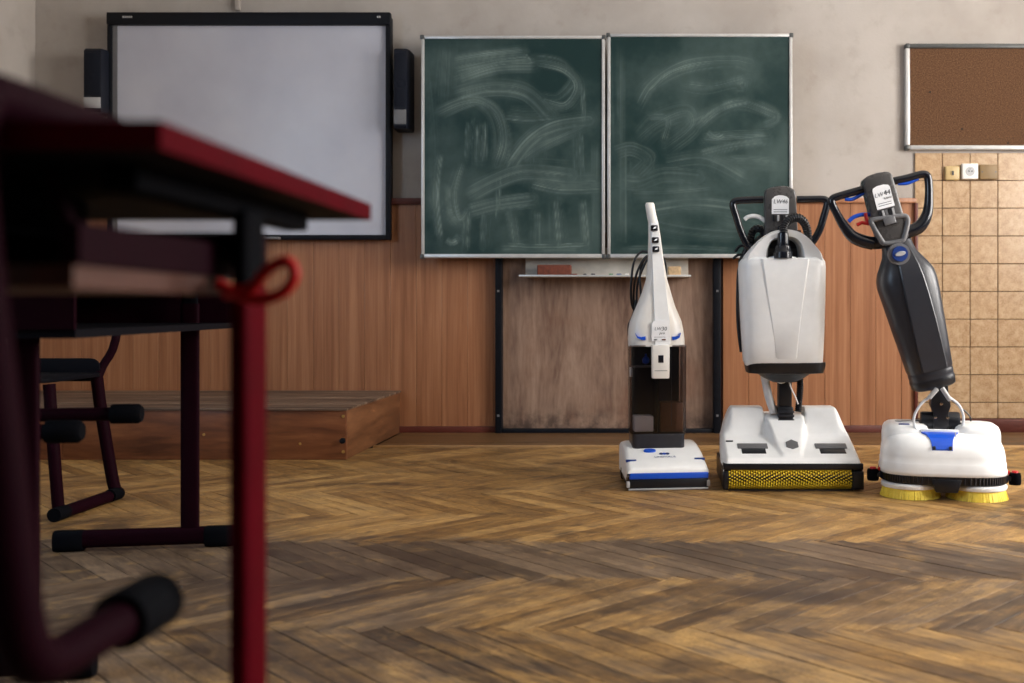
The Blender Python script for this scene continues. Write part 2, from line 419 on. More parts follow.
for x, wins in ((ROOM_L - 0.07, WIN_L), (ROOM_R + 0.07, WIN_R)):
    for a, b in wins:
        m = (a + b) / 2
        wd = struct(boxes('window_%d' % k, [(x - .03, x + .03, a, b, WZ0, WZ0 + .06), (x - .03, x + .03, a, b, WZ1 - .06, WZ1),
             (x - .03, x + .03, a, a + .06, WZ0 + .06, WZ1 - .06), (x - .03, x + .03, b - .06, b, WZ0 + .06, WZ1 - .06), (x - .03, x + .03, m - .035, m + .035, WZ0 + .06, WZ1 - .06)], 'socket_white'))
        for y0, y1 in ((a + .06, m - .035), (m + .035, b - .06)):
            box('pane', x - .003, x + .003, y0, y1, WZ0 + .06, WZ1 - .06, 'window_glass', wd)
        k += 1

# ---------------------------------------------------------------- herringbone parquet
PL, PW, GAP = 0.545, 0.0555, 0.0022
def plank_mesh(bl, bw):
    h = 0.014; c = 0.0003; x0, x1, y0, y1 = -bl / 2, bl / 2, -bw / 2, bw / 2
    v = [(x0, y0, -h), (x1, y0, -h), (x1, y1, -h), (x0, y1, -h), (x0, y0, -c), (x1, y0, -c), (x1, y1, -c), (x0, y1, -c),
         (x0 + c, y0 + c, 0), (x1 - c, y0 + c, 0), (x1 - c, y1 - c, 0), (x0 + c, y1 - c, 0)]
    f = [(0, 1, 5, 4), (1, 2, 6, 5), (2, 3, 7, 6), (3, 0, 4, 7), (4, 5, 9, 8), (5, 6, 10, 9), (6, 7, 11, 10), (7, 4, 8, 11), (8, 9, 10, 11)]
    return v, f
def uv_from(me, coords):
    ul = me.uv_layers.new(name='UVMap')
    for lp in me.loops: ul.data[lp.index].uv = coords[lp.vertex_index]
BORDER_Y = 4.79; X0, X1, Y0 = -3.2, 3.65, 0.1
planks = []
q2 = math.sqrt(2); OFFY = 2.045
for m in range(-14, 15):
    for n in range(-160, 160):
        for kind in (0, 1):
            if kind == 0: u, vv, ang = n * PW + m * PL + PL / 2, n * PW - m * PL + PW / 2, PI / 4
            else: u, vv, ang = n * PW + PL + PW / 2 + m * PL, (n + 1) * PW - PL / 2 - m * PL, -PI / 4
            X, Y = (u + vv) / q2 + 0.02, (u - vv) / q2 + OFFY
            if X0 < X < X1 and Y0 < Y < BORDER_Y - 0.13:
                planks.append((X, Y, ang))
def seen(p):
    X, Y, a = p
    if Y < 1.6: return 9e9
    x = VX + X * F / Y; y = VY + CAM_H * F / Y
    if x < 40 or x > 1035 or y > 700: return 9e9
    if x < 345 and y < 462: return 9e9
    return Y
planks.sort(key=seen)
rng = random.Random(3)
v, f = plank_mesh(PL - GAP, PW - GAP)
pm = bpy.data.meshes.new('plank'); pm.from_pydata(v, [], f); uv_from(pm, [(a[0], a[1]) for a in v]); pm.materials.append(M['parquet'])
for X, Y, a in planks[:300]:
    o = bpy.data.objects.new('plank', pm); COL.objects.link(o); o.parent = floor
    o.location = (X, Y, rng.uniform(-0.0011, 0.0)); o.rotation_euler = (0, 0, a)
V, Fc, UV, RN = [], [], [], []
for X, Y, a in planks[300:]:
    n = len(V); ca, sa = math.cos(a), math.sin(a); dz = rng.uniform(-0.0011, 0); r = rng.random()
    for p in v:
        V.append((X + p[0] * ca - p[1] * sa, Y + p[0] * sa + p[1] * ca, p[2] + dz)); UV.append((p[0], p[1])); RN.append(r)
    Fc += [tuple(i + n for i in g) for g in f]
pf = mesh_obj('parquet_field', V, Fc, 'parquet', floor); uv_from(pf.data, UV); pf['kind'] = 'stuff'
at_ = pf.data.attributes.new('rnd', 'FLOAT', 'POINT'); at_.data.foreach_set('value', RN)
# cut strips that close the pattern against the border
V, Fc, UV, RN = [], [], [], []
# straight border boards along the wall
by = BORDER_Y
box('edge_strip', -1.28, ROOM_R, by - 0.022, by + 0.012, -0.014, 0.004, 'strip_wood', floor, bevel=0.002)
nb = 5; bw = (WS - 0.03 - by - 0.012) / nb
for i in range(nb):
    xs = -1.27
    while xs < ROOM_R - 0.1:
        xe = min(xs + rng.uniform(1.2, 1.9), ROOM_R)
        box('border_board', xs + .001, xe - .001, by + 0.012 + i * bw + .001, by + 0.012 + (i + 1) * bw - .001, -0.014, rng.uniform(.0015, .0025), 'border_wood', floor)
        xs = xe
# filler strips under the ragged herringbone edge (same oak, lying slightly lower)
for i in range(6):
    yy = by - 0.022 - 0.30 + i * 0.05
    o = box('filler_strip', -1.27, ROOM_R, yy + .001, yy + .049, -0.0139, -0.0125, 'border_wood', floor)

# ---------------------------------------------------------------- wainscot: separate vertical boards, cap rail, skirting
def wainscot(name, x0, x1, z0, z1, pitch, start, label):
    root = struct(box(name, x0, x1, WS - 0.012, WS - 0.001, z0, z1, 'skirting_paint'), label)
    me = {}
    xs = start
    while xs < x1 - 0.005:
        a, b = max(xs, x0), min(xs + pitch, x1)
        if b > x0 + 0.01:
            wdt = round(b - a, 4)
            if wdt not in me:
                vv, ff = box_vf(-wdt / 2 + .0006, wdt / 2 - .0006, -0.016, 0, 0, z1 - z0)
                me[wdt] = mesh_obj('board', vv, ff, 'wainscot_wood', root, bevel=0.0012, seg=1)
                o = me[wdt]
            else: o = inst(me[wdt], 'board', root)
            o.location = ((a + b) / 2, WS - 0.011, z0)
        xs += pitch
    return root
ZT = wz(203)
tl = wainscot('trim_1', ROOM_L, wx(498), 0.0, ZT, 0.1377, wx(289.2) - 0.1377 * 14, 'orange brown vertical board wainscot left of the blackboard')
box('cap_rail', ROOM_L, wx(498), WS - 0.045, WS - 0.011, ZT - 0.012, ZT + 0.022, 'skirting_paint', tl, bevel=0.004)
box('skirting', ROOM_L, wx(498), WS - 0.042, WS - 0.0275, 0, 0.035, 'skirting_paint', tl, bevel=0.003)
tr_ = wainscot('trim_2', wx(720), wx(913), 0.0, ZT - 0.0, 0.1363, wx(722.5), 'orange brown vertical board wainscot right of the blackboard')
box('cap_rail', wx(720), wx(914.5), WS - 0.045, WS - 0.011, ZT - 0.004, ZT + 0.022, 'wainscot_wood', tr_, bevel=0.004)
box('end_stile', wx(912.5), wx(916), WS - 0.045, WS - 0.011, 0.08, ZT - 0.004, 'skirting_paint', tr_, bevel=0.003)
box('skirting', wx(720), wx(914), WS - 0.044, WS - 0.0275, 0, 0.04, 'skirting_paint', tr_, bevel=0.003)
TX0, TZ1 = wx(915.5), wz(153)
struct(box('baseboard_right', wx(915.5), ROOM_R, WS - 0.03, WS - 0.001, 0.0, wz(418.5), 'skirting_paint', bevel=0.004))

# ---------------------------------------------------------------- wall tiles
tp = 0.1489; TZ0 = wz(418.5)
box('grout', TX0, TX0 + 9 * tp, WS - 0.006, WS - 0.0005, TZ0, TZ1 - .002, 'grout', wall_back)
vv, ff = box_vf(-tp / 2 + .0018, tp / 2 - .0018, -0.0075, 0, -tp / 2 + .0018, tp / 2 - .0018)
t0 = mesh_obj('tile', vv, ff, 'tile_glaze', wall_back, bevel=0.0018, seg=1)
hb = TZ1 - 9 * tp - TZ0
vv, ff = box_vf(-tp / 2 + .0018, tp / 2 - .0018, -0.0075, 0, -hb / 2 + .0018, hb / 2 - .0018)
t1 = mesh_obj('tile', vv, ff, 'tile_glaze', wall_back, bevel=0.0018, seg=1)
for cx in range(9):
    for rz in range(10):
        first = cx == 0
        src = t0 if rz < 9 else t1
        o = src if (first and rz in (0, 9)) else inst(src, 'tile', wall_back)
        zc = TZ1 - (rz + .5) * tp if rz < 9 else TZ0 + hb / 2
        o.location = (wx(914) + (cx + .5) * tp, WS - 0.0035, zc); o.rotation_euler = (rng.uniform(-.004, .004), 0, rng.uniform(-.004, .004))

# ---------------------------------------------------------------- low teacher's platform
PX1, PY0, PH = -1.283, 4.345, 0.226
pt = thing('teacher_platform', 'low wooden teacher platform with worn board top under the whiteboard', 'platform', ((ROOM_L + PX1) / 2, (PY0 + WS) / 2, 0))
def ploc(o): o.location = -pt.location; return o
ploc(box('side_panel', PX1 - 0.022, PX1, PY0 + 0.022, WS - 0.03, 0, PH - 0.011, 'platform_side_wood', pt, bevel=0.002))
ploc(box('front_panel', -2.52 + .0015, PX1, PY0, PY0 + 0.022, 0, PH - 0.011, 'platform_wood', pt, bevel=0.002))
ploc(box('front_panel', ROOM_L + .005, -2.52, PY0, PY0 + 0.022, 0, PH - 0.011, 'platform_wood', pt, bevel=0.002))
nb = 9; d = (WS - 0.03 - (PY0 - 0.008)) / nb
for i in range(nb):
    ploc(box('top_board', ROOM_L + .005, PX1 + 0.006, PY0 - 0.008 + i * d + .001, PY0 - 0.008 + (i + 1) * d - .001, PH - 0.011, PH - rng.uniform(0, .0015), 'platform_top_wood', pt, bevel=0.002))
for z in (0.035, 0.09, 0.19):
    ploc(lathe('screw', [(0.001, 0), (0.007, 0.0005), (0.007, 0.003)], 'gold_screw', pt, axis='y', c=(PX1 - 0.012, PY0 - 0.003, z), n=10))
ploc(lathe('knob', [(0.003, 0.0), (0.012, 0.002), (0.013, 0.012), (0.007, 0.018), (0.007, 0.026)], 'black_frame', pt, axis='y', c=(PX1 - 0.010, PY0 - 0.026, 0.085), n=14))
for dx, dz in ((-.62, .11), (-1.15, .15), (-.2, .07)):
    ploc(lathe('screw', [(0.001, 0), (0.006, 0.0005), (0.006, 0.003)], 'gold_screw', pt, axis='y', c=(PX1 + dx, PY0 - 0.003, dz), n=10))

# ---------------------------------------------------------------- interactive whiteboard
YB = 5.27
a, b = at(108, 13, YB), at(391, 240, YB)
wb = thing('interactive_whiteboard', 'large white interactive board in a black frame on the wall', 'whiteboard', ((a.x + b.x) / 2, WS, b.z))
def wl(o): o.location = -wb.location; return o
s = YB / F
wl(box('back_panel', a.x + .01, b.x - .01, YB + .012, WS, b.z + .01, a.z - .01, 'black_frame', wb))
wl(box('writing_surface', a.x + 7 * s, b.x - 5 * s, YB + .006, YB + .014, b.z + 5 * s, a.z - 12 * s, 'whiteboard_surface', wb))
wl(box('top_frame', a.x, b.x, YB - .02, YB + .02, a.z - 12.5 * s, a.z, 'black_frame', wb, bevel=.006))
wl(box('side_frame', a.x, a.x + 4.5 * s, YB - .012, YB + .02, b.z, a.z - 12.5 * s, 'black_frame', wb, bevel=.004))
wl(box('side_frame', b.x - 5 * s, b.x, YB - .012, YB + .02, b.z, a.z - 12.5 * s, 'black_frame', wb, bevel=.004))
wl(box('bottom_frame', a.x + 4.5 * s, b.x - 5 * s, YB - .012, YB + .02, b.z, b.z + 5 * s, 'black_frame', wb, bevel=.004))
wl(box('inner_bezel', a.x + 4.5 * s, a.x + 9 * s, YB, YB + .006, b.z + 5 * s, a.z - 12.5 * s, 'mid_grey_plastic', wb))
wl(box('pen_tray', at(262, 0, YB).x, at(282, 0, YB).x, YB - .05, YB - .012, b.z + .001, b.z + .014, 'mid_grey_plastic', wb, bevel=.003))
wl(box('pen_tray', at(186, 0, YB).x, at(222, 0, YB).x, YB - .05, YB - .012, b.z + .001, b.z + .014, 'mid_grey_plastic', wb, bevel=.003))
for cx, wd_, n_ in ((129.5, 10.0, 5), (380, 4.0, 2)):      # maker's mark, too small to read
    c = at(cx, 18, YB); bw_ = wd_ * s / n_
    wl(boxes('maker_mark', [(c.x - wd_ * s / 2 + i * bw_, c.x - wd_ * s / 2 + (i + .72) * bw_, YB - .0206, YB - .0195, c.z - .005, c.z + .005) for i in range(n_)], 'light_grey_plastic', wb))

def speaker(x0, x1, y0, y1, label, flip):
    Yf = 5.20; p, q = at(x0, y0, Yf), at(x1, y1, Yf)
    r = thing('wall_speaker', label, 'speaker', ((p.x + q.x) / 2, WS, q.z), 0, 'speakers flanking the whiteboard')
    hw = (q.x - p.x) / 2; h = p.z - q.z
    sec = lambda z, k: [(-hw * k, -.10, z), (-hw * k + .012, -.15 * k, z), (hw * k - .012, -.15 * k, z), (hw * k, -.10, z), (hw * k, -.015, z), (-hw * k, -.015, z)]
    loft('cabinet', [sec(0, .93), sec(.012, 1), sec(h - .012, 1), sec(h, .93)], 'speaker_black', r, smooth=30)
    box('bracket', -.02, .02, -.016, 0, h * .4, h * .6, 'black_frame', r)
    box('grille', -hw + .016, hw - .016, -.1525, -.148, h * .27, h - .025, 'speaker_grille', r, bevel=.004)
    lathe('driver_cone', [(.002, -.158), (.014, -.156), (.028, -.152), (.032, -.1535)], 'speaker_grille', r, axis='y', c=(0, -.001, h * .55), n=20)
    box('control_panel', -hw + .012, hw - .012, -.153, -.148, .02, h * .23, 'mid_grey_plastic' if not flip else 'light_grey_plastic', r, bevel=.003)
    return r
speaker(81.5, 103, 48, 112, 'black wall speaker left of the whiteboard, in front of the corner', True)
speaker(391.5, 408.5, 48, 128, 'black wall speaker between the whiteboard and the blackboard', False)
c0 = wx(238.5)
tag(box('cable_duct', c0 - .014, c0 + .014, WS - .02, WS - .0002, wz(11), ROOM_H, 'plaster', bevel=.003), 'narrow cable duct running up the wall above the whiteboard', 'cable duct')

# ---------------------------------------------------------------- blackboard: posts, two sliding green boards
bb = thing('blackboard', 'wide green double blackboard smeared with chalk on black posts', 'blackboard', (wx(607), WS, 0))
def bl_(o): o.location = -bb.location; return o
YC = 5.19
for x0, x1 in ((497, 503.5), (712.5, 720)):
    post = bl_(box('post', wx(x0), wx(x1), WS - .075, WS - .004, 0.0, 2.05, 'black_frame', bb, bevel=.004))
    for z in (.09, .75): box('bolt', wx((x0 + x1) / 2) - .006, wx((x0 + x1) / 2) + .006, WS - .08, WS - .074, z, z + .012, 'mid_grey_plastic', post)
bl_(box('foot_rail', wx(503.5), wx(712.5), WS - .06, WS - .03, 0.0, .024, 'black_frame', bb, bevel=.003))

def chalk_field(W, H, strokes, rs):
    st = 0.0046; nx, nz = int(W / st) + 1, int(H / st) + 1
    gx, gz = np.meshgrid(np.linspace(0, W, nx), np.linspace(0, H, nz)); out = np.zeros_like(gx); R = np.random.RandomState(rs)
    more = []
    for pts, wd, amp in strokes:
        for _ in range(2):
            ox, oz = R.uniform(-.035, .035, 2); more.append(([(a + ox * R.uniform(.6, 1.4), b + oz * R.uniform(.6, 1.4)) for a, b in pts], wd * R.uniform(.6, 1.5), amp * R.uniform(.25, .6)))
    for pts, wd, amp in strokes + more:
        pth = [Vector((p[0], p[1], 0)) for p in pts]; pth = smooth_path(pth, 8) if len(pth) > 2 else [pth[0].lerp(pth[1], i / 10) for i in range(11)]
        P_ = np.array([(p.x, p.y) for p in pth]); best = np.full(gx.shape, 9.0); sv = np.zeros_like(gx); tv = np.zeros_like(gx); m = len(P_) - 1
        for i in range(m):
            ax, az = P_[i]; dx, dz = P_[i + 1] - P_[i]; L2 = dx * dx + dz * dz + 1e-9
            tt = np.clip(((gx - ax) * dx + (gz - az) * dz) / L2, 0, 1); ex, ez = gx - ax - tt * dx, gz - az - tt * dz
            d = np.hypot(ex, ez); k_ = d < best; best[k_] = d[k_]; sg = np.sign(ex * -dz + ez * dx)
            sv[k_] = (sg * d)[k_]; tv[k_] = ((i + tt) / m)[k_]
        prof = np.convolve(R.rand(40), [.2, .6, .2], 'same') ** 3.5 * 1.6; u = np.clip(sv / wd * .5 + .5, 0, 1)
        streak = np.interp(u, np.linspace(0, 1, 40), prof)
        edge = np.clip((wd - best) / (wd * .5), 0, 1); rim = np.exp(-((best / wd - .88) / .07) ** 2) * .7 * R.rand()
        tf = np.interp(tv, np.linspace(0, 1, 9), .35 + .65 * R.rand(9)) * np.clip(tv * 8, 0, 1) * np.clip((1 - tv) * 10, .35, 1)
        out = np.maximum(out, amp * .85 * edge * tf * (.10 + .9 * streak + rim * .6)) + amp * edge * tf * .06
    return gx, gz, np.clip(out, 0, 1)
def sliding_board(x0, x1, y0, y1, strokes, rs):
    p, q = at(x0, y0, YC), at(x1, y1, YC); W, H = q.x - p.x, p.z - q.z; s = YC / F
    sc = [([((cx / 2.438 + 400 - x0) * s, H - (cz / 2.438 + 20 - y0) * s) for cx, cz in pts], wd / 2.438 * s, am) for pts, wd, am in strokes]
    gx, gz, ch = chalk_field(W - .02, H - .02, sc, rs); nz, nx = gx.shape
    v = [(p.x + .01 + a, YC, q.z + .01 + b_) for a, b_ in zip(gx.ravel(), gz.ravel())]
    f = [(j * nx + i, j * nx + i + 1, (j + 1) * nx + i + 1, (j + 1) * nx + i) for j in range(nz - 1) for i in range(nx - 1)]
    me = bpy.data.meshes.new('board_panel'); me.from_pydata(v, [], f); me.materials.append(M['chalkboard'])
    a_ = me.attributes.new('chalk', 'FLOAT', 'POINT'); a_.data.foreach_set('value', ch.ravel().astype(np.float32))
    o = bpy.data.objects.new('board_panel', me); COL.objects.link(o); o.parent = bb; bl_(o)
    box('backing', p.x + .004, q.x - .004, YC + .001, YC + .022, q.z + .004, p.z - .004, 'dark_alu', o)
    fr = 'alu'; e = 3.0 * s
    box('frame_strip', p.x, p.x + e, YC - .008, YC + .022, q.z + e, p.z - e, fr, o, bevel=.003)
    box('frame_strip', q.x - e, q.x, YC - .008, YC + .022, q.z + e, p.z - e, fr, o, bevel=.003)
    box('frame_strip', p.x + e, q.x - e, YC - .008, YC + .022, p.z - e, p.z, fr, o, bevel=.003)
    box('frame_strip', p.x + e, q.x - e, YC - .014, YC + .022, q.z, q.z + e * 1.3, fr, o, bevel=.003)
    for cx in (p.x, q.x):
        for cz in (p.z, q.z):
            box('corner_cap', cx - .014 if cx == q.x else cx - .006, cx + .006 if cx == q.x else cx + .014, YC - .012, YC + .024,
                cz - .018 if cz == p.z else cz - .004, cz + .004 if cz == p.z else cz + .020, 'dark_alu', o, bevel=.003)
    return o
LS = [([(125, 105), (210, 92), (300, 84)], 16, .5), ([(140, 150), (230, 122), (325, 118)], 18, .5), ([(130, 130), (230, 108), (310, 100)], 10, .45),
      ([(80, 232), (140, 205), (190, 200), (235, 235), (248, 300), (232, 358)], 15, .55), ([(120, 195), (210, 172), (300, 182), (362, 240)], 22, .4),
      ([(250, 240), (310, 245), (365, 240)], 14, .35), ([(325, 108), (395, 125), (428, 165), (400, 212), (350, 205)], 12, .45),
      ([(262, 362), (310, 300), (370, 262), (455, 248)], 24, .42), ([(290, 350), (350, 310), (450, 265)], 14, .3),
      ([(165, 432), (225, 400), (300, 376), (410, 385)], 22, .45), ([(160, 470), (230, 452), (318, 440)], 18, .4), ([(315, 400), (390, 415), (485, 412)], 18, .35),
      ([(160, 250), (156, 345)], 6, .35), ([(185, 255), (182, 350)], 8, .35), ([(205, 250), (203, 345)], 7, .3), ([(440, 165), (444, 260)], 7, .3), ([(436, 280), (440, 390)], 7, .25),
      ([(165, 465), (160, 565)], 7, .35), ([(200, 470), (196, 560)], 9, .3), ([(240, 380), (236, 470)], 5, .4), ([(375, 440), (385, 560)], 12, .3), ([(440, 440), (450, 560)], 12, .3),
      ([(92, 330), (82, 430), (92, 540)], 11, .4), ([(110, 70), (104, 200)], 18, .25), ([(110, 400), (116, 470), (135, 500)], 9, .4), ([(148, 350), (128, 430), (140, 490), (160, 470)], 10, .4),
      ([(255, 552), (340, 556), (450, 552)], 7, .4), ([(108, 540), (122, 548), (134, 542)], 9, .7), ([(330, 300), (340, 430)], 16, .2), ([(300, 90), (312, 105)], 8, .6),
      ([(60, 120), (75, 300), (70, 480)], 10, .2), ([(270, 480), (280, 560)], 12, .25), ([(330, 470), (332, 560)], 10, .2), ([(470, 300), (472, 540)], 10, .2)]
RS = [([(578, 215), (612, 160), (690, 112), (800, 100), (850, 108)], 16, .32), ([(600, 180), (660, 130), (760, 108)], 10, .3), ([(575, 300), (620, 262), (690, 232), (702, 262), (640, 312)], 16, .35),
      ([(600, 240), (650, 245), (640, 300)], 14, .3), ([(712, 272), (770, 225), (830, 208), (918, 240)], 12, .42), ([(700, 250), (780, 215), (850, 200)], 12, .35), ([(732, 292), (800, 285), (892, 282)], 12, .4),
      ([(722, 332), (800, 312), (885, 300)], 10, .4), ([(750, 355), (820, 345), (900, 350)], 12, .3), ([(860, 205), (905, 225), (912, 248), (880, 262)], 10, .35), ([(690, 160), (760, 165), (830, 150), (835, 175)], 12, .28),
      ([(520, 330), (560, 320), (600, 345), (570, 380)], 22, .35), ([(530, 395), (580, 400), (640, 380), (720, 385)], 24, .28), ([(560, 430), (640, 430), (760, 420)], 22, .22), ([(600, 470), (720, 455), (850, 470)], 26, .2),
      ([(535, 60), (535, 540)], 6, .3), ([(545, 300), (545, 545)], 5, .3), ([(525, 60), (528, 300)], 5, .2), ([(540, 562), (680, 560), (800, 566)], 8, .35), ([(750, 280), (768, 292), (785, 285)], 8, .55),
      ([(820, 140), (830, 155), (815, 160)], 5, .5), ([(640, 350), (740, 340), (840, 390)], 20, .22), ([(780, 490), (880, 510)], 20, .2), ([(905, 330), (910, 520)], 12, .12), ([(600, 500), (700, 520), (830, 530)], 20, .18)]
sliding_board(421.5, 604.8, 36, 258, LS, 1)
sliding_board(607.5, 792.2, 34, 258, [(a, b, c * .8) for a, b, c in RS], 2)

struct(mesh_obj('trim_3', *box_vf(0, wx(712.5) - wx(503.5), -.012, 0, 0, 1.05), 'plywood'), 'stained plywood panel behind the blackboard posts').location = (wx(503.5), WS - .002, .022)

# chalk tray
YT = 5.20
a, b = at(522, 258, YT), at(690, 277, YT)
ct = thing('chalk_tray', 'white metal chalk tray below the blackboard', 'chalk tray', ((a.x + b.x) / 2, WS - .06, b.z))
ct_l = -ct.location
o = box('shelf', a.x, b.x, YT - .03, WS - .014, b.z, b.z + .006, 'tray_paint', ct, bevel=.0015); o.location = ct_l
o = box('lip', a.x - .012, b.x + .004, YT - .036, YT - .029, b.z, b.z + .010, 'alu', ct, bevel=.001); o.location = ct_l
o = box('back_plate', a.x + .006, b.x - .004, WS - .04, WS - .034, b.z + .006, b.z + .16, 'tray_paint', ct, bevel=.001); o.location = ct_l
SZ = b.z + .006
a, b = at(537, 264, 5.2), at(571, 264, 5.2)
sp = tag(box('sponge', a.x, b.x, 5.20, 5.26, SZ, SZ + .058, 'sponge_red', bevel=.006, seg=3), 'reddish brown blackboard sponge on the chalk tray', 'sponge')
a, b = at(668, 264, 5.2), at(681, 264, 5.2)
tag(box('sponge', a.x, b.x, 5.20, 5.26, SZ, SZ + .05, 'sponge_tan', bevel=.006, seg=3), 'tan sponge at the right end of the chalk tray', 'sponge')
for i, (px, ln, mt, lab) in enumerate(((574, 7, 'sponge_red', 'red chalk stub right beside the brown sponge'), (585, 3, 'ink', 'first dark chalk stub right of the brown sponge'),
        (593, 4, 'ink', 'second dark chalk stub right of the brown sponge'), (611, 4, 'chalk_green', 'green chalk stub on the chalk tray'),
        (619, 5, 'chalk_blue', 'grey blue chalk stub between green and white chalk on the tray'), (627, 4, 'chalk_white', 'white chalk stub on the tray near the black cord'))):
    c = at(px, 275, 5.19); hl = ln * 5.19 / F / 2; r = .0058
    o = lathe('chalk_stub', [(r * .8, -hl), (r, -hl + .002), (r, hl - .002), (r * .8, hl)], mt, axis='x', n=10)
    o.location = (c.x, 5.187, SZ + r); tag(o, lab, 'chalk', 'chalk stubs on the tray')

# ---------------------------------------------------------------- cork board, switches
YK = 5.325
a, b = at(905, 44, YK), at(905, 150, YK); K1 = a.x + 1.5
ck = thing('cork_board', 'brown cork notice board in an aluminium frame', 'notice board', ((a.x + K1) / 2, WS, b.z))
def cl(o): o.location = -ck.location; return o
cl(box('cork_sheet', a.x + .01, K1 - .01, YK, WS - .001, b.z + .01, a.z - .01, 'cork', ck))
e = .024
cl(box('frame_strip', a.x, a.x + e, YK - .012, WS - .001, b.z + e, a.z - e, 'alu', ck, bevel=.005))
cl(box('frame_strip', K1 - e, K1, YK - .012, WS - .001, b.z + e, a.z - e, 'alu', ck, bevel=.005))
cl(box('frame_strip', a.x + e, K1 - e, YK - .012, WS - .001, b.z, b.z + e, 'alu', ck, bevel=.005))
cl(box('frame_strip', a.x + e, K1 - e, YK - .012, WS - .001, a.z - e, a.z, 'dark_alu', ck, bevel=.005))
for cx in (a.x, K1 - e):
    for cz in (a.z - e, b.z): cl(box('corner_cap', cx - .002, cx + e + .002, YK - .015, WS - .001, cz - .002, cz + e + .002, 'dark_alu', ck, bevel=.009, seg=3))
for px, py in ((962, 129), (1008, 143), (930, 92)):
    c = at(px, py, YK); cl(lathe('pin_hole', [(.001, -.002), (.006, -.0012), (.006, .001)], 'joint_dark', ck, axis='y', c=(c.x, YK, c.z), n=8))

def plate(name, x0, x1, y0, y1, mat, label, cat, rnd=.006, d=.02):
    p, q = at(x0, y0, WS - .02), at(x1, y1, WS - .02)
    r = thing(name, label, cat, ((p.x + q.x) / 2, WS - .0112, (p.z + q.z) / 2))
    hw, hh = (q.x - p.x) / 2, (p.z - q.z) / 2
    box('cover', -hw, hw, -d, 0, -hh, hh, mat, r, bevel=rnd, seg=3); return r, hw, hh, d
r, hw, hh, d = plate('light_switch', 944.5, 959.5, 166, 180.5, 'switch_beige', 'beige light switch on the tiles, left of the socket', 'light switch', .012)
box('rocker', -.010, .010, -d - .004, -d + .002, -.014, .014, 'switch_beige', r, bevel=.002); box('keyhole', -.005, .005, -d - .0055, -d - .003, -.012, .010, 'ink', r)
r, hw, hh, d = plate('wall_socket', 961, 977, 164, 179.5, 'socket_white', 'white wall socket between the switch and the brown box', 'socket', .005, .03)
lathe('recess_ring', [(.024, -d - .002), (.026, -d + .002), (.018, -d + .001), (.017, -d - .0005)], 'light_grey_plastic', r, axis='y', n=24)
for sx in (-.008, .008): lathe('pin_hole', [(.001, -d - .003), (.004, -d - .003), (.004, -d)], 'ink', r, axis='y', c=(sx, 0, 0), n=10)
lathe('earth_pin', [(.001, -d - .008), (.003, -d - .008), (.003, -d)], 'chrome', r, axis='y', c=(0, 0, .012), n=8)
r, hw, hh, d = plate('junction_box', 979, 997, 165, 179.5, 'box_olive', 'olive brown junction box on the tiles right of the socket', 'junction box', .004, .025)
for sx in (-1, 1): lathe('screw', [(.001, -d - .001), (.004, -d - .001), (.004, -d + .001)], 'dark_alu', r, axis='y', c=(sx * hw * .75, 0, 0), n=10)

# ================================================================ FLOOR MACHINES
def localiser(root):
    inv = (Matrix.Translation(root.location) @ Matrix.Rotation(root.rotation_euler.z, 4, 'Z')).inverted()
    return lambda p: inv @ Vector(p)
def grid_shell(name, nx, ny, fx, fz, zb, mat, parent, smooth=50):
    """closed body from a height field: fx(i,j)->(x,y), fz(x,y)->top height, straight skirt to zb"""
    v = []; f = []
    for j in range(ny + 1):
        for i in range(nx + 1):
            x, y = fx(i / nx, j / ny); v.append((x, y, fz(x, y, i / nx, j / ny)))
    W = nx + 1
    for j in range(ny):
        for i in range(nx): f.append((j * W + i, j * W + i + 1, (j + 1) * W + i + 1, (j + 1) * W + i))
    rim = [i for i in range(W)] + [j * W + nx for j in range(1, ny + 1)] + [ny * W + i for i in range(nx - 1, -1, -1)] + [j * W for j in range(ny - 1, 0, -1)]
    b0 = len(v)
    for r in rim: v.append((v[r][0], v[r][1], zb))
    m = len(rim)
    for k in range(m): f.append((rim[k], rim[(k + 1) % m], b0 + (k + 1) % m, b0 + k))
    f.append(tuple(b0 + k for k in range(m)))
    return mesh_obj(name, v, f, mat, parent, smooth=smooth)
def sstep(a, b, x):
    t = min(max((x - a) / (b - a), 0), 1); return t * t * (3 - 2 * t)

# ---------------------------------------------------------------- machine 1: small white upright with smoked tank
R1 = thing('upright_floor_washer', 'slim white upright floor washer with dark smoked tank and blue front stripe', 'floor cleaner', (0.103, 3.605, 0), math.radians(7))
L1 = localiser(R1)
# base
hw = .150
prof = [(.000, .064), (.002, .076), (.012, .082), (.05, .094), (.14, .128), (.20, .142), (.28, .146), (.325, .138), (.335, .12)]
rings = []
for y, z in prof:
    k = 1 - .03 * sstep(.06, .2, y); a = hw * k; zb = .062 if y < .02 else .03
    rings.append([(-a, y, zb), (-a, y, z - .014), (-a + .006, y, z - .004), (-a + .018, y, z), (-.05, y, z + .002), (.05, y, z + .002), (a - .018, y, z), (a - .006, y, z - .004), (a, y, z - .014), (a, y, zb)])
base1 = loft('base_cover', rings, 'white_plastic', R1, smooth=50)
box('blue_stripe', -hw + .008, hw - .003, -.003, .02, .041, .063, 'blue_plastic', R1, bevel=.003)
box('front_bumper', -hw + .008, hw - .003, -.001, .03, .007, .041, 'black_plastic', R1, bevel=.003)
box('chassis', -hw + .006, hw - .006, .02, .325, .008, .07, 'black_plastic', R1, bevel=.004)
box('scraper_strip', -hw + .004, hw - .004, -.006, .006, .002, .008, 'light_grey_plastic', R1, bevel=.001)
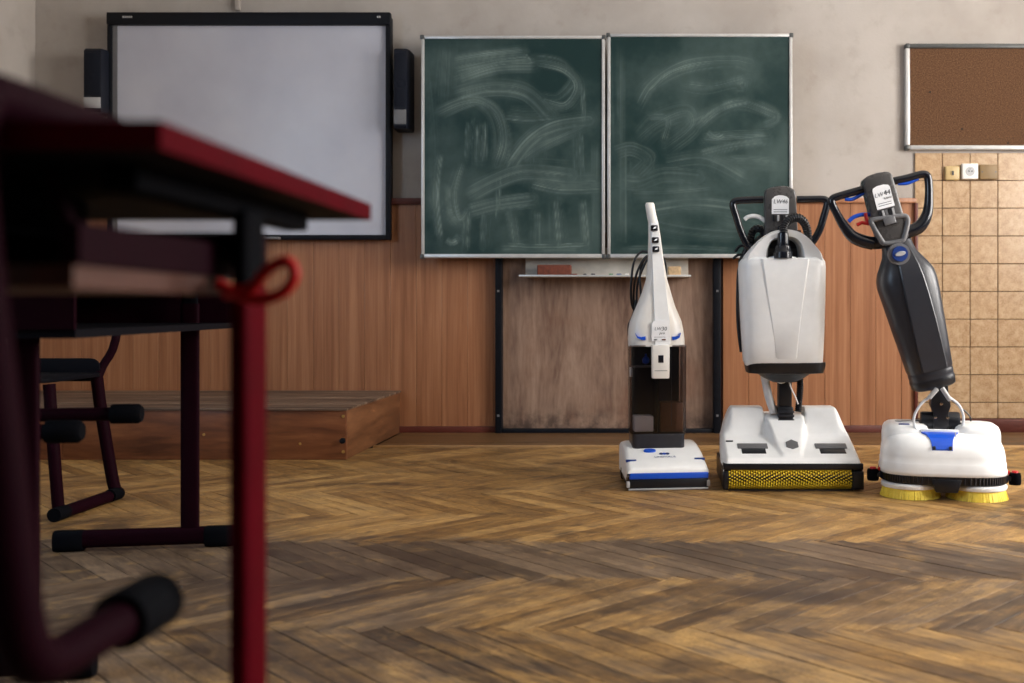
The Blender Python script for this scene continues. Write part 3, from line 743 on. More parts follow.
for sx in (-1, 1):
    box('corner_tab', sx * (hw - .003) - .006, sx * (hw - .003) + .006, -.006, .012, .012, .034, 'light_grey_plastic', R1, bevel=.002)
    lathe('wheel', [(.006, -.012), (.028, -.011), (.030, -.006), (.030, .006), (.028, .011), (.006, .012)], 'rubber', R1, axis='x', c=(sx * (hw - .016), .26, .030))
def zt1(y):
    for (a, b), (c, d) in zip(prof, prof[1:]):
        if a <= y <= c: return b + (d - b) * (y - a) / (c - a)
for x0, x1, y0 in ((-hw + .002, -.110, .065), (.108, hw - .004, .07)):
    z = zt1(y0); box('blue_mark', x0, x1, y0 - .005, y0 + .006, z - .006, z + .0035, 'deep_blue_plastic', base1, bevel=.001)
pl = [(math.cos(2 * PI * i / 24), math.sin(2 * PI * i / 24)) for i in range(24)]
z = zt1(.125) + .001
loft('pedal_button', [[(-.052 + .024 * a, .125 + .011 * b, z - .004 + .35 * .011 * b) for a, b in pl], [(-.052 + .022 * a, .125 + .010 * b, z + .006 + .35 * .011 * b) for a, b in pl]], 'blue_plastic', base1)
sl = math.atan2(.034, .09)
def on1(y): return zt1(y) + .0028
text('maker_name', 'LINDHAUS', .0165, 'deep_blue_plastic', base1, (.0, .082, on1(.082)), (sl, 0, 0))
for i, dx in enumerate((-.012, 0, .012)):   # ring-shaped emblem above the name
    o = lathe('emblem', [(.0055, 0), (.0075, 0), (.0075, .0006), (.0055, .0006), (.0055, 0)], 'deep_blue_plastic' if i != 1 else 'blue_plastic', base1, n=16); o.location = (dx, .104, on1(.104)); o.rotation_euler = (sl, 0, 0)
# lower body and smoked tank
yc = .215; dp = .068
def rect_ring(cx, hwx, hy, z, r=.018, y_c=None):
    y_c = yc if y_c is None else y_c; pts = []
    for qx, qy, a0 in ((1, 1, 0), (-1, 1, 90), (-1, -1, 180), (1, -1, 270)):
        for k in range(4):
            a = math.radians(a0 + k * 30); pts.append((cx + qx * (hwx - r) + r * math.cos(a), y_c + qy * (hy - r) + r * math.sin(a), z))
    return pts
cx1 = L1(at(656.3, 390, 3.83)).x; hwt = .105
loft('lower_body', [rect_ring(cx1 - .001, .100, .066, .10), rect_ring(cx1 - .001, .100, .066, .178), rect_ring(cx1, .104, .068, .186)], 'charcoal_plastic', R1)
ztank0, ztank1 = .186, .520
tank = loft('tank', [rect_ring(cx1, hwt, dp, ztank0), rect_ring(cx1, hwt + .002, dp, ztank1)], 'smoked_plastic', R1)
box('back_spine', cx1 - .092, cx1 + .092, yc + .035, yc + .064, ztank0 + .004, ztank1 - .004, 'charcoal_plastic', R1)
box('divider', cx1 - .004, cx1 + .004, yc - .055, yc + .034, ztank0 + .004, ztank1 - .06, 'black_plastic', tank)
box('dirty_water', cx1 + .006, cx1 + .094, yc - .05, yc + .033, ztank0 + .004, ztank0 + .115, 'dirty_water', tank, bevel=.004)
box('filter_block', cx1 - .092, cx1 - .02, yc - .055, yc + .02, ztank0 + .006, ztank0 + .066, 'white_plastic', tank, bevel=.004)
box('filter_shelf', cx1 - .095, cx1 - .006, yc - .055, yc + .034, ztank1 - .085, ztank1 - .080, 'mid_grey_plastic', tank)
c = (cx1 - .048, yc - .045, ztank1 - .055)
lathe('float_valve', [(.002, -.018), (.012, -.012), (.014, 0), (.010, .008), (.004, .012), (.004, .022)], 'blue_plastic', tank, c=c, n=16)
box('tank_rib', cx1 + .046, cx1 + .047, yc - dp - .0008, yc - dp + .002, ztank0 + .03, ztank1 - .01, 'charcoal_plastic', tank)
box('side_clip', cx1 - hwt - .004, cx1 - hwt + .006, yc - .05, yc - .03, .40, .436, 'light_grey_plastic', R1, bevel=.002)
ol = L1(at(659.7, 360, 3.76)).x
latch = prism('tank_latch', [(ol - .033, .395), (ol + .033, .395), (ol + .034, .50), (ol + .033, .522), (ol - .033, .522), (ol - .034, .50)], yc - dp - .022, yc - dp + .004, 'white_plastic_warm', R1, bevel=.005)
box('latch_window', ol - .010, ol + .010, yc - dp - .0235, yc - dp - .015, .455, .483, 'black_gloss', latch, bevel=.001)
box('latch_groove', ol - .024, ol + .024, yc - dp - .0228, yc - dp - .020, .424, .426, 'mid_grey_plastic', latch)
# white upper shell narrowing into the handle
sil = [(346, 627.9, 684.2), (338, 627.4, 683.8), (329, 628.0, 682.6), (321, 629.6, 680.8), (307, 635.6, 674.7), (293, 641.6, 670.4), (279, 645.8, 666.6), (260, 647.6, 663.3), (237, 648.1, 660.2), (222.8, 648.1, 657.9), (217, 646.9, 656.3), (210, 645.7, 655.0), (205, 645.0, 654.2), (203, 645.8, 653.4)]
rings = []; YH = 3.83
for k, (py, xl, xr) in enumerate(sil):
    a, b = L1(at(xl, py, YH)), L1(at(xr, py, YH)); c = (a + b) / 2; h = (b.x - a.x) / 2
    dep = [.070, .072, .072, .070, .062, .054, .046, .038, .032, .027, .025, .022, .020, .014][k]
    rings.append(sring((c.x, yc + (.012 * k / 13), c.z), h, dep, n=32, p=3.2 if k < 6 else 2.6))
shell = loft('handle_shell', rings, 'white_plastic_warm', R1, smooth=60)
sp_ = [(344, 651.2, 667.6), (321, 651.0, 667.2), (293, 650.4, 664.5), (260, 649.8, 661.4), (237, 649.5, 658.9), (224, 649.2, 657.0)]
fr = []
for k, (py, xl, xr) in enumerate(sp_):
    a, b = L1(at(xl, py, YH)), L1(at(xr, py, YH)); dep = [.070, .0705, .054, .038, .032, .0275][k] + .006; z = a.z; y0 = yc + .012 * (k * 2) / 13
    fr.append([(a.x, y0 - dep * .8, z), (a.x + .003, y0 - dep, z), (b.x - .003, y0 - dep, z), (b.x, y0 - dep * .8, z), (b.x, y0, z), (a.x, y0, z)])
spine = loft('front_spine', fr, 'white_plastic', R1, smooth=30)
for py, px in ((228.5, 653.6), (240.5, 654.7), (249.5, 655.2)):
    c = L1(at(px, py, 3.79)); yy = yc - .030
    sw = box('rocker_switch', c.x - .0125, c.x + .0125, yy - .022, yy + .002, c.z - .011, c.z + .011, 'black_gloss', R1, bevel=.003)
    prism('switch_mark', [(c.x - .006, c.z - .004), (c.x + .005, c.z - .001), (c.x + .007, c.z + .006), (c.x - .002, c.z + .003)], yy - .0232, yy - .0215, 'sticker', sw)
# label with model number
c = L1(at(659.4, 331.5, 3.75)); yy = yc - .0772
arch = [(c.x - .030, c.z - .036), (c.x + .030, c.z - .036), (c.x + .030, c.z + .030), (c.x + .024, c.z + .038), (c.x + .010, c.z + .042), (c.x - .010, c.z + .042), (c.x - .024, c.z + .038), (c.x - .030, c.z + .030)]
stk = prism('model_label', arch, yy - .0015, yy + .004, 'sticker', R1)
text('lettering', 'LW', .017, 'grey_ink', stk, (c.x - .008, yy - .002, c.z + .010), (PI / 2, 0, 0), shear=.25)
text('lettering', '30', .021, 'ink', stk, (c.x + .016, yy - .002, c.z + .010), (PI / 2, 0, 0), shear=.15)
text('lettering', 'pro', .014, 'ink', stk, (c.x + .008, yy - .002, c.z - .006), (PI / 2, 0, 0), shear=.3)
box('printed_line', c.x - .022, c.x + .022, yy - .002, yy, c.z - .0215, c.z - .020, 'grey_ink', stk)
box('indicator', c.x - .022, c.x - .010, yy - .003, yy, c.z - .033, c.z - .028, 'mid_grey_plastic', stk); box('indicator', c.x + .008, c.x + .022, yy - .003, yy, c.z - .033, c.z - .028, 'brown_metal', stk)
# blue crescents
for pts in (((634.8, 333.2), (637, 336.2), (640.5, 337), (645, 336.2), (645, 340), (641, 339.8), (637, 338)), ((681, 332.8), (678.5, 336), (675, 336.5), (672, 336.6), (672.4, 340), (676, 339.6), (679.6, 337.6))):
    pp = [L1(at(x, y, 3.755)) for x, y in pts]; prism('blue_crescent', [(p.x, p.z) for p in pp], yc - .0735, yc - .045, 'blue_plastic', R1)
# power cord looped behind the handle
cord = [(648, 252), (641, 252), (634, 262), (631, 285), (632, 305), (637, 312), (641, 300), (640, 275), (645, 258), (651, 262), (648, 290), (640, 312), (634, 305), (635, 280), (642, 262), (650, 256), (655, 275), (652, 300), (645, 318), (638, 310), (637, 288), (643, 268), (652, 254), (662, 256), (666, 268), (664, 290)]
pts = [L1(at(x, y, 3.92 + .012 * math.sin(i * 1.7))) for i, (x, y) in enumerate(cord)]
tube('power_cord', pts, .0047, 'black_plastic', R1, n=8, sub=5)
pts = [L1(at(x, y, 3.93)) for x, y in ((636, 300), (633, 315), (630, 322), (628.5, 327), (629, 345), (630, 400), (633, 436))]
tube('power_cord', pts, .0047, 'black_plastic', R1, n=8, sub=5)
lathe('cord_hook', [(.004, -.05), (.014, -.045), (.010, -.035), (.008, 0)], 'light_grey_plastic', R1, axis='y', c=(L1(at(654, 262, 3.95)).x, yc + .10, at(654, 262, 3.95).z), n=12)

# ---------------------------------------------------------------- machine 2: wide white scrubber dryer with yellow roller
R2 = thing('scrubber_dryer', 'wide white upright scrubber dryer with large white tank and yellow roller brush', 'floor cleaner', (0.553, 3.592, 0), 0)
L2 = localiser(R2)
HW = .2525; DP = .36
def f2(i, j):
    y = DP * j; k = 1 - .05 * sstep(.25, 1, j) - .06 * max(0, (j - .9) / .1) ** 2
    return ((i * 2 - 1) * HW * k, y)
def h2(x, y, i, j):
    ax = abs(x)
    z = .098 + .014 * sstep(0, .014, y) + .072 * min(y / .19, 1) ** 1.1
    hump = sstep(.180, .255, y) ** .8 * (1 - sstep(.195, .245, ax) * .9) * sstep(.060, .082, ax)
    hz = .094 * hump
    rw = .030 + .050 * min(y / .2, 1)
    ridge = 1 - sstep(rw - .012, rw + .006, ax)
    z += max(hz, (.008 + .062 * sstep(.05, .26, y)) * ridge * sstep(.012, .04, y))
    z -= .03 * sstep(.92, 1.0, abs(2 * i - 1)) ** 2 + .06 * sstep(.9, 1.0, j) ** 2
    return z
base2 = grid_shell('base_shell', 84, 60, f2, h2, .086, 'white_plastic', R2)
boxes('side_skirt', [(-HW + .002, -HW + .030, .004, DP - .01, .010, .090), (HW - .030, HW - .002, .004, DP - .01, .010, .090), (-HW + .03, HW - .03, DP - .04, DP - .012, .012, .09)], 'black_plastic', R2, bevel=.004)
boxes('brush_housing', [(-HW, HW, -.004, .03, .076, .098), (-HW, -HW + .016, -.012, .09, .006, .070), (HW - .040, HW, -.012, .09, .006, .070), (-HW + .016, HW - .04, -.020, -.012, .003, .007), (-HW + .016, HW - .04, .09, .11, .006, .09)], 'black_plastic', R2, bevel=.002)
bx0, bx1 = -HW + .018, HW - .042
lathe('roller_core', [(.010, bx0), (.026, bx0), (.026, bx1), (.010, bx1)], 'black_plastic', R2, axis='x', c=(0, .021, .042), n=20)
V_, F_ = [], []
NX, NA = 50, 18
for i in range(NX):
    x = bx0 + .004 + (bx1 - bx0 - .008) * i / (NX - 1); chev = abs(((i / (NX - 1)) * 2) % 1 - .5) * 1.1
    for k in range(NA):
        a = 2 * PI * (k + chev * 3) / NA + (i % 2) * PI / NA
        d = Vector((0, math.cos(a), math.sin(a))); s_ = Vector((1, 0, 0)); u_ = d.cross(s_); c = Vector((x, .021, .042))
        n0 = len(V_); rb, rt = .0018, .0030
        for rr, ww in ((.024, rb), (.0385, rt)):
            for q, w_ in ((1, 1), (-1, 1), (-1, -1), (1, -1)): V_.append(c + d * rr + s_ * (q * ww) + u_ * (w_ * ww * .7))
        F_ += [(n0 + a_, n0 + b_, n0 + 4 + b_, n0 + 4 + a_) for a_, b_ in ((0, 1), (1, 2), (2, 3), (3, 0))] + [(n0 + 4, n0 + 5, n0 + 6, n0 + 7)]
br = mesh_obj('bristles', V_, F_, 'yellow_bristle', R2); br['kind'] = 'stuff'
lathe('end_cap', [(.004, -.004), (.030, -.003), (.030, .004), (.004, .005)], 'black_gloss', R2, axis='x', c=(HW - .034, .03, .042))
# two grey pedal pads with dark slots, hexagon badge, side slot
for px0, px1 in ((737.5, 767.5), (815, 846.5)):
    x0 = L2(at(px0, 444, 3.69)).x; x1 = L2(at(px1, 444, 3.69)).x
    def slab(nm, xa, xb, ya, yb, mat, up):
        v = []
        for (x, y) in ((xa, ya), (xb, ya), (xb, yb), (xa, yb)): v.append((x, y, h2(0.15, y, .7, y / DP) + up))
        v = [(p[0], p[1], p[2] - .02) for p in v] + v
        return mesh_obj(nm, v, [(0, 3, 2, 1), (4, 5, 6, 7), (0, 1, 5, 4), (1, 2, 6, 5), (2, 3, 7, 6), (3, 0, 4, 7)], mat, base2, bevel=.002)
    slab('pad', x0, x1, .082, .114, 'mid_grey_plastic', .004); slab('slot', x0 + .012, x1 - .010, .046, .0825, 'black_plastic', .0015)
z = h2(0, .095, .5, .095 / DP); c = L2(at(791.5, 445, 3.69))
hexa = [(c.x + .0255 * math.cos(PI / 6 + i * PI / 3), .084 + .022 * math.sin(PI / 6 + i * PI / 3)) for i in range(6)]
v = [(x, y, h2(0, y, .5, y / DP) - .004) for x, y in hexa] + [(x, y, h2(0, y, .5, y / DP) + .003) for x, y in hexa]
mesh_obj('hexagon_badge', v, [(5, 4, 3, 2, 1, 0), (6, 7, 8, 9, 10, 11)] + [(i, (i + 1) % 6, 6 + (i + 1) % 6, 6 + i) for i in range(6)], 'mid_grey_plastic', base2)
z = h2(-.22, .135, .05, .4); box('side_slot', -.232, -.205, .13, .14, z - .006, z + .003, 'black_plastic', base2, bevel=.001)
lathe('wheel', [(.01, -.014), (.045, -.013), (.047, 0), (.045, .013), (.01, .014)], 'rubber', R2, axis='x', c=(-HW + .034, .30, .047))
lathe('wheel', [(.01, -.014), (.045, -.013), (.047, 0), (.045, .013), (.01, .014)], 'rubber', R2, axis='x', c=(HW - .034, .30, .047))
# neck
def p2(x, y, Y=3.82): return L2(at(x, y, Y))
a = p2(777, 412); b = p2(792, 412)
boxes('neck_joint', [(a.x, b.x, .19, .27, .17, .285), (a.x + .004, b.x - .004, .20, .26, .28, .40)], 'black_plastic', R2, bevel=.006)
for i in range(4): box('joint_rib', a.x - .002, b.x + .002, .185, .192, .262 + i * -.016, .270 + i * -.016, 'charcoal_plastic', R2, bevel=.001)
tube('clear_hose', [p2(764, 374), p2(766, 384), p2(769, 398), p2(774, 413)], .0155, 'milky_hose', R2, n=14, sub=6)
tube('hose_elbow', [p2(761, 371, 3.80), p2(764, 374, 3.80), p2(769, 380, 3.80)], .014, 'milky_hose', R2, n=12, sub=4)
ribbed('ribbed_hose', [p2(800, 371), p2(800, 390), p2(798, 412)], .014, 'black_plastic', R2)
tube('white_wire', [p2(789, 377, 3.79), p2(790, 385, 3.78), p2(795, 396, 3.79), p2(798, 404, 3.80)], .0028, 'sticker', R2, n=6, sub=5)
tube('white_wire', [p2(772, 378, 3.79), p2(780, 383, 3.78), p2(787, 381, 3.78), p2(792, 378, 3.79)], .0028, 'sticker', R2, n=6, sub=5)
# tray and dome under the tank
cx2 = p2(782.5, 368).x
loft('tank_tray', [sring((cx2, .20, p2(0, 381).z), .045, .05, p=3), sring((cx2, .20, p2(0, 377).z), .078, .06, p=2.6), sring((cx2, .20, p2(0, 373).z), .10, .07, p=2.6), sring((cx2, .19, p2(0, 371.5).z), .142, .095, p=5), sring((cx2, .18, p2(0, 364).z), .148, .100, p=5), sring((cx2, .18, p2(0, 361).z), .148, .10, p=5)], 'black_plastic', R2)
# white tank
rows = [(365, 745.5, 819.5), (361, 743.5, 821), (340, 742.0, 822), (300, 739.8, 823.2), (268, 738.8, 823.6), (262, 739.6, 823.0), (259, 742, 821)]
rings = []
for k, (py, xl, xr) in enumerate(rows):
    a, b = p2(xl, py, 3.76), p2(xr, py, 3.76); rings.append(sring(((a.x + b.x) / 2, .165, a.z), (b.x - a.x) / 2, [.075, .088, .094, .098, .100, .097, .088][k], n=40, p=4.5))
tank2 = loft('tank', rings, 'white_plastic', R2, smooth=50)
pr = []
for py, xl, xr, dd in ((363.5, 777.5, 797, -.014), (357, 775, 798.2, -.001), (320, 769.5, 802, .004), (285, 764, 806, .009), (264, 761, 809, .010), (259, 760.5, 809.5, .006)):
    a, b = p2(xl, py, 3.67), p2(xr, py, 3.67); y0 = .165 - .094 - dd; pr.append([(a.x - .004, .12, a.z), (a.x, y0 + .006, a.z), (a.x + .008, y0, a.z), (b.x - .008, y0, a.z), (b.x, y0 + .008, a.z), (b.x + .004, .12, a.z)])
loft('raised_panel', pr, 'white_plastic', tank2, smooth=35)
# arched carrying handle of the tank: outer and inner outline
def arch_obj(name, outer, inner, y0, y1, mat, parent):
    n = len(outer); v = []; cy = (y0 + y1) / 2
    prof = [(0, 0.25), (.0, .75), (.12, 1), (.88, 1), (1, .75), (1, .25), (.88, 0), (.12, 0)]
    rings = []
    for o_, i_ in zip(outer, inner):
        ring = []
        for s_, d_ in prof: ring.append((o_[0] + (i_[0] - o_[0]) * s_, y0 + (y1 - y0) * d_, o_[1] + (i_[1] - o_[1]) * s_))
        rings.append(ring)
    return loft(name, rings, mat, parent, smooth=60)
oo = [(743, 262), (744.5, 256), (751, 248), (760, 239), (770, 232.5), (783, 230), (795, 231.5), (805, 237), (814, 246), (820, 254), (822, 262)]
ii = [(767, 262), (767, 256), (767.5, 249), (770, 243), (775, 240), (783, 238.8), (791, 239.5), (796, 243), (798.5, 249), (799.5, 256), (800, 262)]
arch_obj('tank_handle', [(p2(x, y, 3.74).x, p2(x, y, 3.74).z) for x, y in smooth_path([(a, b, 0) for a, b in oo], 3) for x, y in [(x, y)]] if False else [(p2(q.x, q.y, 3.74).x, p2(q.x, q.y, 3.74).z) for q in smooth_path([(a, b, 0) for a, b in oo], 3)],
         [(p2(q.x, q.y, 3.74).x, p2(q.x, q.y, 3.74).z) for q in smooth_path([(a, b, 0) for a, b in ii], 3)], .085, .225, 'white_plastic', R2)
# black frame behind the tank
a, b = p2(738.5, 300, 3.86), p2(822.0, 300, 3.86)
sh = [(a.x + .06, .42), (b.x - .06, .42), (b.x - .004, .52), (b.x, .84), (b.x - .02, .89), (b.x - .10, .96), (a.x + .10, .96), (a.x + .02, .89), (a.x, .84), (a.x + .004, .52)]
prism('rear_frame', sh, .245, .30, 'black_plastic', R2, bevel=.012)
prism('recess_wall', [(p2(768, 0).x, .885), (p2(799, 0).x, .885), (p2(799, 0).x, .955), (p2(768, 0).x, .955)], .18, .24, 'black_plastic', R2)
# column with label
col = [(764.5, 262), (764.5, 245), (764, 197), (764.6, 190.5), (770, 188), (777, 186.6), (783, 186.4), (789, 187.4), (794.5, 190.5), (795.3, 197), (798, 245), (798, 262)]
cp = [(p2(x, y, 3.80).x, p2(x, y, 3.80).z) for x, y in col]
colm = prism('control_column', cp, .185, .235, 'bronze_plastic', R2, bevel=.008)
lb = [(772, 213.8), (789, 213.8), (789.2, 198.5), (787, 196.4), (783, 195.2), (779, 195), (775, 196.2), (772, 199)]
lp = [(p2(x, y, 3.77).x, p2(x, y, 3.77).z) for x, y in lb]
stk = prism('model_label', lp, .1830, .19, 'sticker', colm)
c = p2(780.6, 201.5, 3.77)
text('lettering', 'LW46', .0215, 'ink', stk, (c.x, .1826, c.z), (PI / 2, 0, 0), shear=.2)
for dy in (8, 10.2): c2 = p2(780.6, 201.5 + dy, 3.77); box('printed_line', c2.x - .026, c2.x + .026, .1824, .1835, c2.z - .0012, c2.z + .0012, 'grey_ink', stk)
for i in range(4): q = p2(774 + i * 4.3, 218, 3.77); box('vent_fin', q.x - .004, q.x + .004, .180, .188, q.z - .012, q.z + .012, ['black_plastic', 'light_grey_plastic'][i % 2], colm, bevel=.001)
box('dark_button', p2(778, 0, 3.77).x, p2(787, 0, 3.77).x, .178, .188, p2(0, 232, 3.77).z, p2(0, 226, 3.77).z, 'black_gloss', colm, bevel=.002)
# D-shaped grips
for pts in (((797, 199.5), (812, 199.3), (822, 199.2), (826.2, 200.5), (827, 205), (824, 216), (820, 229), (814, 240), (808, 246)), ((763, 199.5), (748, 200), (738, 200.6), (733.8, 202.2), (733, 206), (736, 216), (740, 229), (746, 243), (751, 250))):
    tube('grip', [p2(x, y, 3.80) for x, y in pts], .0138, 'black_gloss', R2, n=14, sub=5, flat=1.1)
tube('lever', [p2(x, y, 3.80) for x, y in ((744.5, 219.5), (748, 217), (754, 216), (760, 217.5), (765, 221))], .0085, 'white_plastic', R2, n=10, sub=4)
tube('cable', [p2(x, y, 3.83) for x, y in ((735, 252), (740, 246), (746, 248), (742, 260), (738, 275), (737.5, 320), (741, 352))], .0055, 'black_plastic', R2, n=8, sub=5)
tube('cable', [p2(x, y, 3.83) for x, y in ((733, 259), (738, 255), (744, 256), (748, 262))], .005, 'black_plastic', R2, n=8, sub=5)
# hoses and cap at the top of the tank
ribbed('ribbed_hose', [p2(x, y, 3.675 + .012 * i) for i, (x, y) in enumerate(((783.5, 236), (784, 228), (788, 221), (796, 217.5), (803, 221), (807, 230), (808, 243)))], .0170, 'black_plastic', R2, pitch=.0095)
ribbed('ribbed_hose', [p2(x, y, 3.84) for x, y in ((750.5, 262), (750.5, 244), (752, 233), (757, 228.5), (763, 231), (766, 240))], .0160, 'black_plastic', R2, pitch=.0095)
c = p2(783, 250, 3.672)
lathe('hose_cap', [(.004, .062), (.020, .062), (.022, .03), (.021, .018), (.027, .014), (.030, -.004), (.034, -.008), (.034, -.030)], 'black_gloss', R2, c=(c.x, c.y, c.z), n=24)
lathe('filler_ring', [(.020, .006), (.052, .004), (.054, -.004), (.054, -.02)], 'white_plastic', R2, c=(c.x + .002, p2(0, 0, 3.715).y, p2(0, 258, 3.70).z), n=28)

# ---------------------------------------------------------------- machine 3: white twin-disc scrubber with leaning black body
R3 = thing('twin_disc_scrubber', 'white twin-disc floor scrubber with leaning black body and yellow brushes', 'floor cleaner', (1.077, 3.56, 0), math.radians(-11))
L3 = localiser(R3)
def p3(x, y, Y=3.60): return L3(at(x, y, Y))
BW, BD = .214, .175
def plan(k, z, yo=0, p=3.6, n=56): return sring((0, yo, z), BW * k, BD * k, n=n, p=p)
# bumper, shell, brushes
loft('bumper', [plan(.95, .052), plan(1.0, .056), plan(1.005, .070), plan(1.0, .084), plan(.94, .086)], 'black_plastic', R3)
V_, F_ = [], []
for i in range(96):   # moulded ribs around the bumper
    a = 2 * PI * i / 96; c = sring((0, 0, 0), BW * 1.004, BD * 1.004, n=96, p=3.6)[i]; d = Vector((c[0], c[1], 0)).normalized(); s_ = Vector((-d.y, d.x, 0)) * .0022
    n0 = len(V_); 
    for q in (c - s_, c + s_): 
        for zz in (.058, .082): V_ += [Vector((q[0], q[1], zz)), Vector((q[0], q[1], zz)) + d * .003]
    F_ += [(n0 + 1, n0 + 3, n0 + 7, n0 + 5), (n0, n0 + 1, n0 + 5, n0 + 4), (n0 + 2, n0 + 6, n0 + 7, n0 + 3), (n0, n0 + 2, n0 + 3, n0 + 1), (n0 + 4, n0 + 5, n0 + 7, n0 + 6)]
mesh_obj('bumper_ribs', V_, F_, 'black_gloss', R3)['kind'] = 'stuff'
SH3 = [(.985, .080, 0), (1.012, .084, 0), (1.014, .096, 0), (1.0, .104, 0), (.998, .122, 0), (.990, .124, 0), (.985, .146, .002), (.965, .170, .006), (.925, .190, .012), (.86, .205, .020), (.76, .214, .028), (.55, .220, .034), (.3, .222, .04)]
shell3 = loft('base_shell', [*[plan(k_, z_, yo_) for k_, z_, yo_ in SH3]], 'white_plastic', R3, smooth=60)
# raised side lids
for sx in (-1, 1):
    rg = []
    for k, z in ((1.0, .165), (1.0, .205), (.97, .224), (.90, .237), (.78, .244), (.5, .248)):
        rg.append(sring((sx * .122, .046, z), .083 * k, .118 * k, n=36, p=3.2))
    lid = loft('side_lid', rg, 'white_plastic', R3, smooth=60)
    if sx < 0:
        c = (-.135, .01, .203); loft('fill_cap', [sring((-.125, .03, .24), .035, .03, n=20), sring((-.125, .03, .252), .033, .028, n=20)], 'light_grey_plastic', lid)
        box('blue_tab', -.150, -.112, -.045, -.022, .230, .2475, 'deep_blue_plastic', lid, bevel=.003)
        box('dark_tab', -.10, -.06, .05, .075, .238, .2525, 'mid_grey_plastic', lid, bevel=.003)
# blue front panel lying on the slope
def shell_z(x, y):
    best = .124
    for (k0, z0, y0), (k1, z1, y1) in zip(SH3[5:], SH3[6:]):
        for s in range(21):
            k_, z_, yo = k0 + (k1 - k0) * s / 20, z0 + (z1 - z0) * s / 20, y0 + (y1 - y0) * s / 20
            if (abs(x / BW) ** 3.6 + abs((y - yo) / BD) ** 3.6) ** (1 / 3.6) <= k_: best = max(best, z_)
    return best
def slope(y): return shell_z(0.0, y)
rg = []
for i in range(15):
    y = -.162 + .096 * i / 14; h = .034 + .029 * (i / 14) ** 1.6; z = slope(y) + .0045; rg.append([(-h, y, z - .02), (-h, y, z), (h, y, z), (h, y, z - .02)])
o = loft('blue_panel', rg, 'blue_plastic', R3, smooth=30); PXO = L3(at(941.0, 445, 3.45)).x; o.location.x = PXO
for sx in (-1, 1): box('panel_screw', PXO + sx * .027 - .005, PXO + sx * .027 + .005, -.166, -.150, slope(-.158) - .004, slope(-.158) + .008, 'ink', o.parent, bevel=.002)
box('panel_lip', PXO - .064, PXO + .064, -.068, -.052, slope(-.06) - .01, slope(-.06) + .012, 'sticker', R3, bevel=.003)
tube('panel_seam', [(PXO + .055, -.06, slope(-.06) + .004), (PXO + .050, -.11, slope(-.11) + .001), (PXO + .052, -.160, .145), (PXO + .052, -.1735, .115)], .0016, 'light_grey_plastic', R3, n=5, sub=4)
# twin brushes
for bx in (-.112, .112):
    by_ = -.072
    lathe('brush_skirt', [(.04, .034), (.099, .034), (.101, .038), (.101, .046), (.095, .052), (.04, .052)], 'white_plastic', R3, c=(bx, by_, 0), n=44)
    lathe('brush_disc', [(.03, .022), (.093, .022), (.095, .034), (.03, .036)], 'pale_yellow_bristle', R3, c=(bx, by_, 0), n=44)
    V_, F_ = [], []; rr = random.Random(int(bx * 1000))
    for ring_r, cnt in ((.092, 190), (.084, 150), (.07, 100)):
        for i in range(cnt):
            a = 2 * PI * i / cnt + rr.uniform(-.01, .01); d = Vector((math.cos(a), math.sin(a), 0)); s_ = Vector((-d.y, d.x, 0)); c = Vector((bx, by_, 0)); n0 = len(V_)
            r0, r1 = ring_r, ring_r + .010 + rr.uniform(-.002, .002); w_ = .0016
            for r_, z_ in ((r0, .034), (r1, .0)):
                for q, u_ in ((1, 1), (-1, 1), (-1, -1), (1, -1)): V_.append(c + d * (r_ + u_ * .0016) + s_ * (q * w_) + Vector((0, 0, z_)))
            F_ += [(n0 + a_, n0 + b_, n0 + 4 + b_, n0 + 4 + a_) for a_, b_ in ((0, 1), (1, 2), (2, 3), (3, 0))] + [(n0 + 4, n0 + 5, n0 + 6, n0 + 7)]
    mesh_obj('bristles', V_, F_, 'pale_yellow_bristle', R3)['kind'] = 'stuff'
loft('centre_guard', [[(-.036, -.184, .030), (.036, -.184, .030), (.036, .1, .030), (-.036, .1, .030)], [(-.050, -.182, .075), (.050, -.182, .075), (.05, .1, .075), (-.05, .1, .075)]], 'black_plastic', R3, smooth=30, bevel=.004)
# side rollers with red hubs
for sx in (-1, 1):
    x0 = sx * (BW + .008)
    boxes('roller_arm', [(min(x0 - sx * .02, x0 + sx * .014), max(x0 - sx * .02, x0 + sx * .014), -.075, -.045, .060, .076)], 'black_plastic', R3, bevel=.003)
    lathe('edge_roller', [(.004, .044), (.019, .046), (.021, .054), (.021, .078), (.019, .086), (.004, .088)], 'rubber', R3, c=(x0 + sx * .018, -.06, 0), n=20)
    lathe('roller_hub', [(.002, .094), (.010, .094), (.012, .088), (.004, .086)], 'red_plastic', R3, c=(x0 + sx * .018, -.06, 0), n=14)
    lathe('hub_bolt', [(.002, .082), (.006, .082), (.006, .092), (.002, .094)], 'red_plastic', R3, c=(x0 - sx * .004, -.06, 0), n=10)
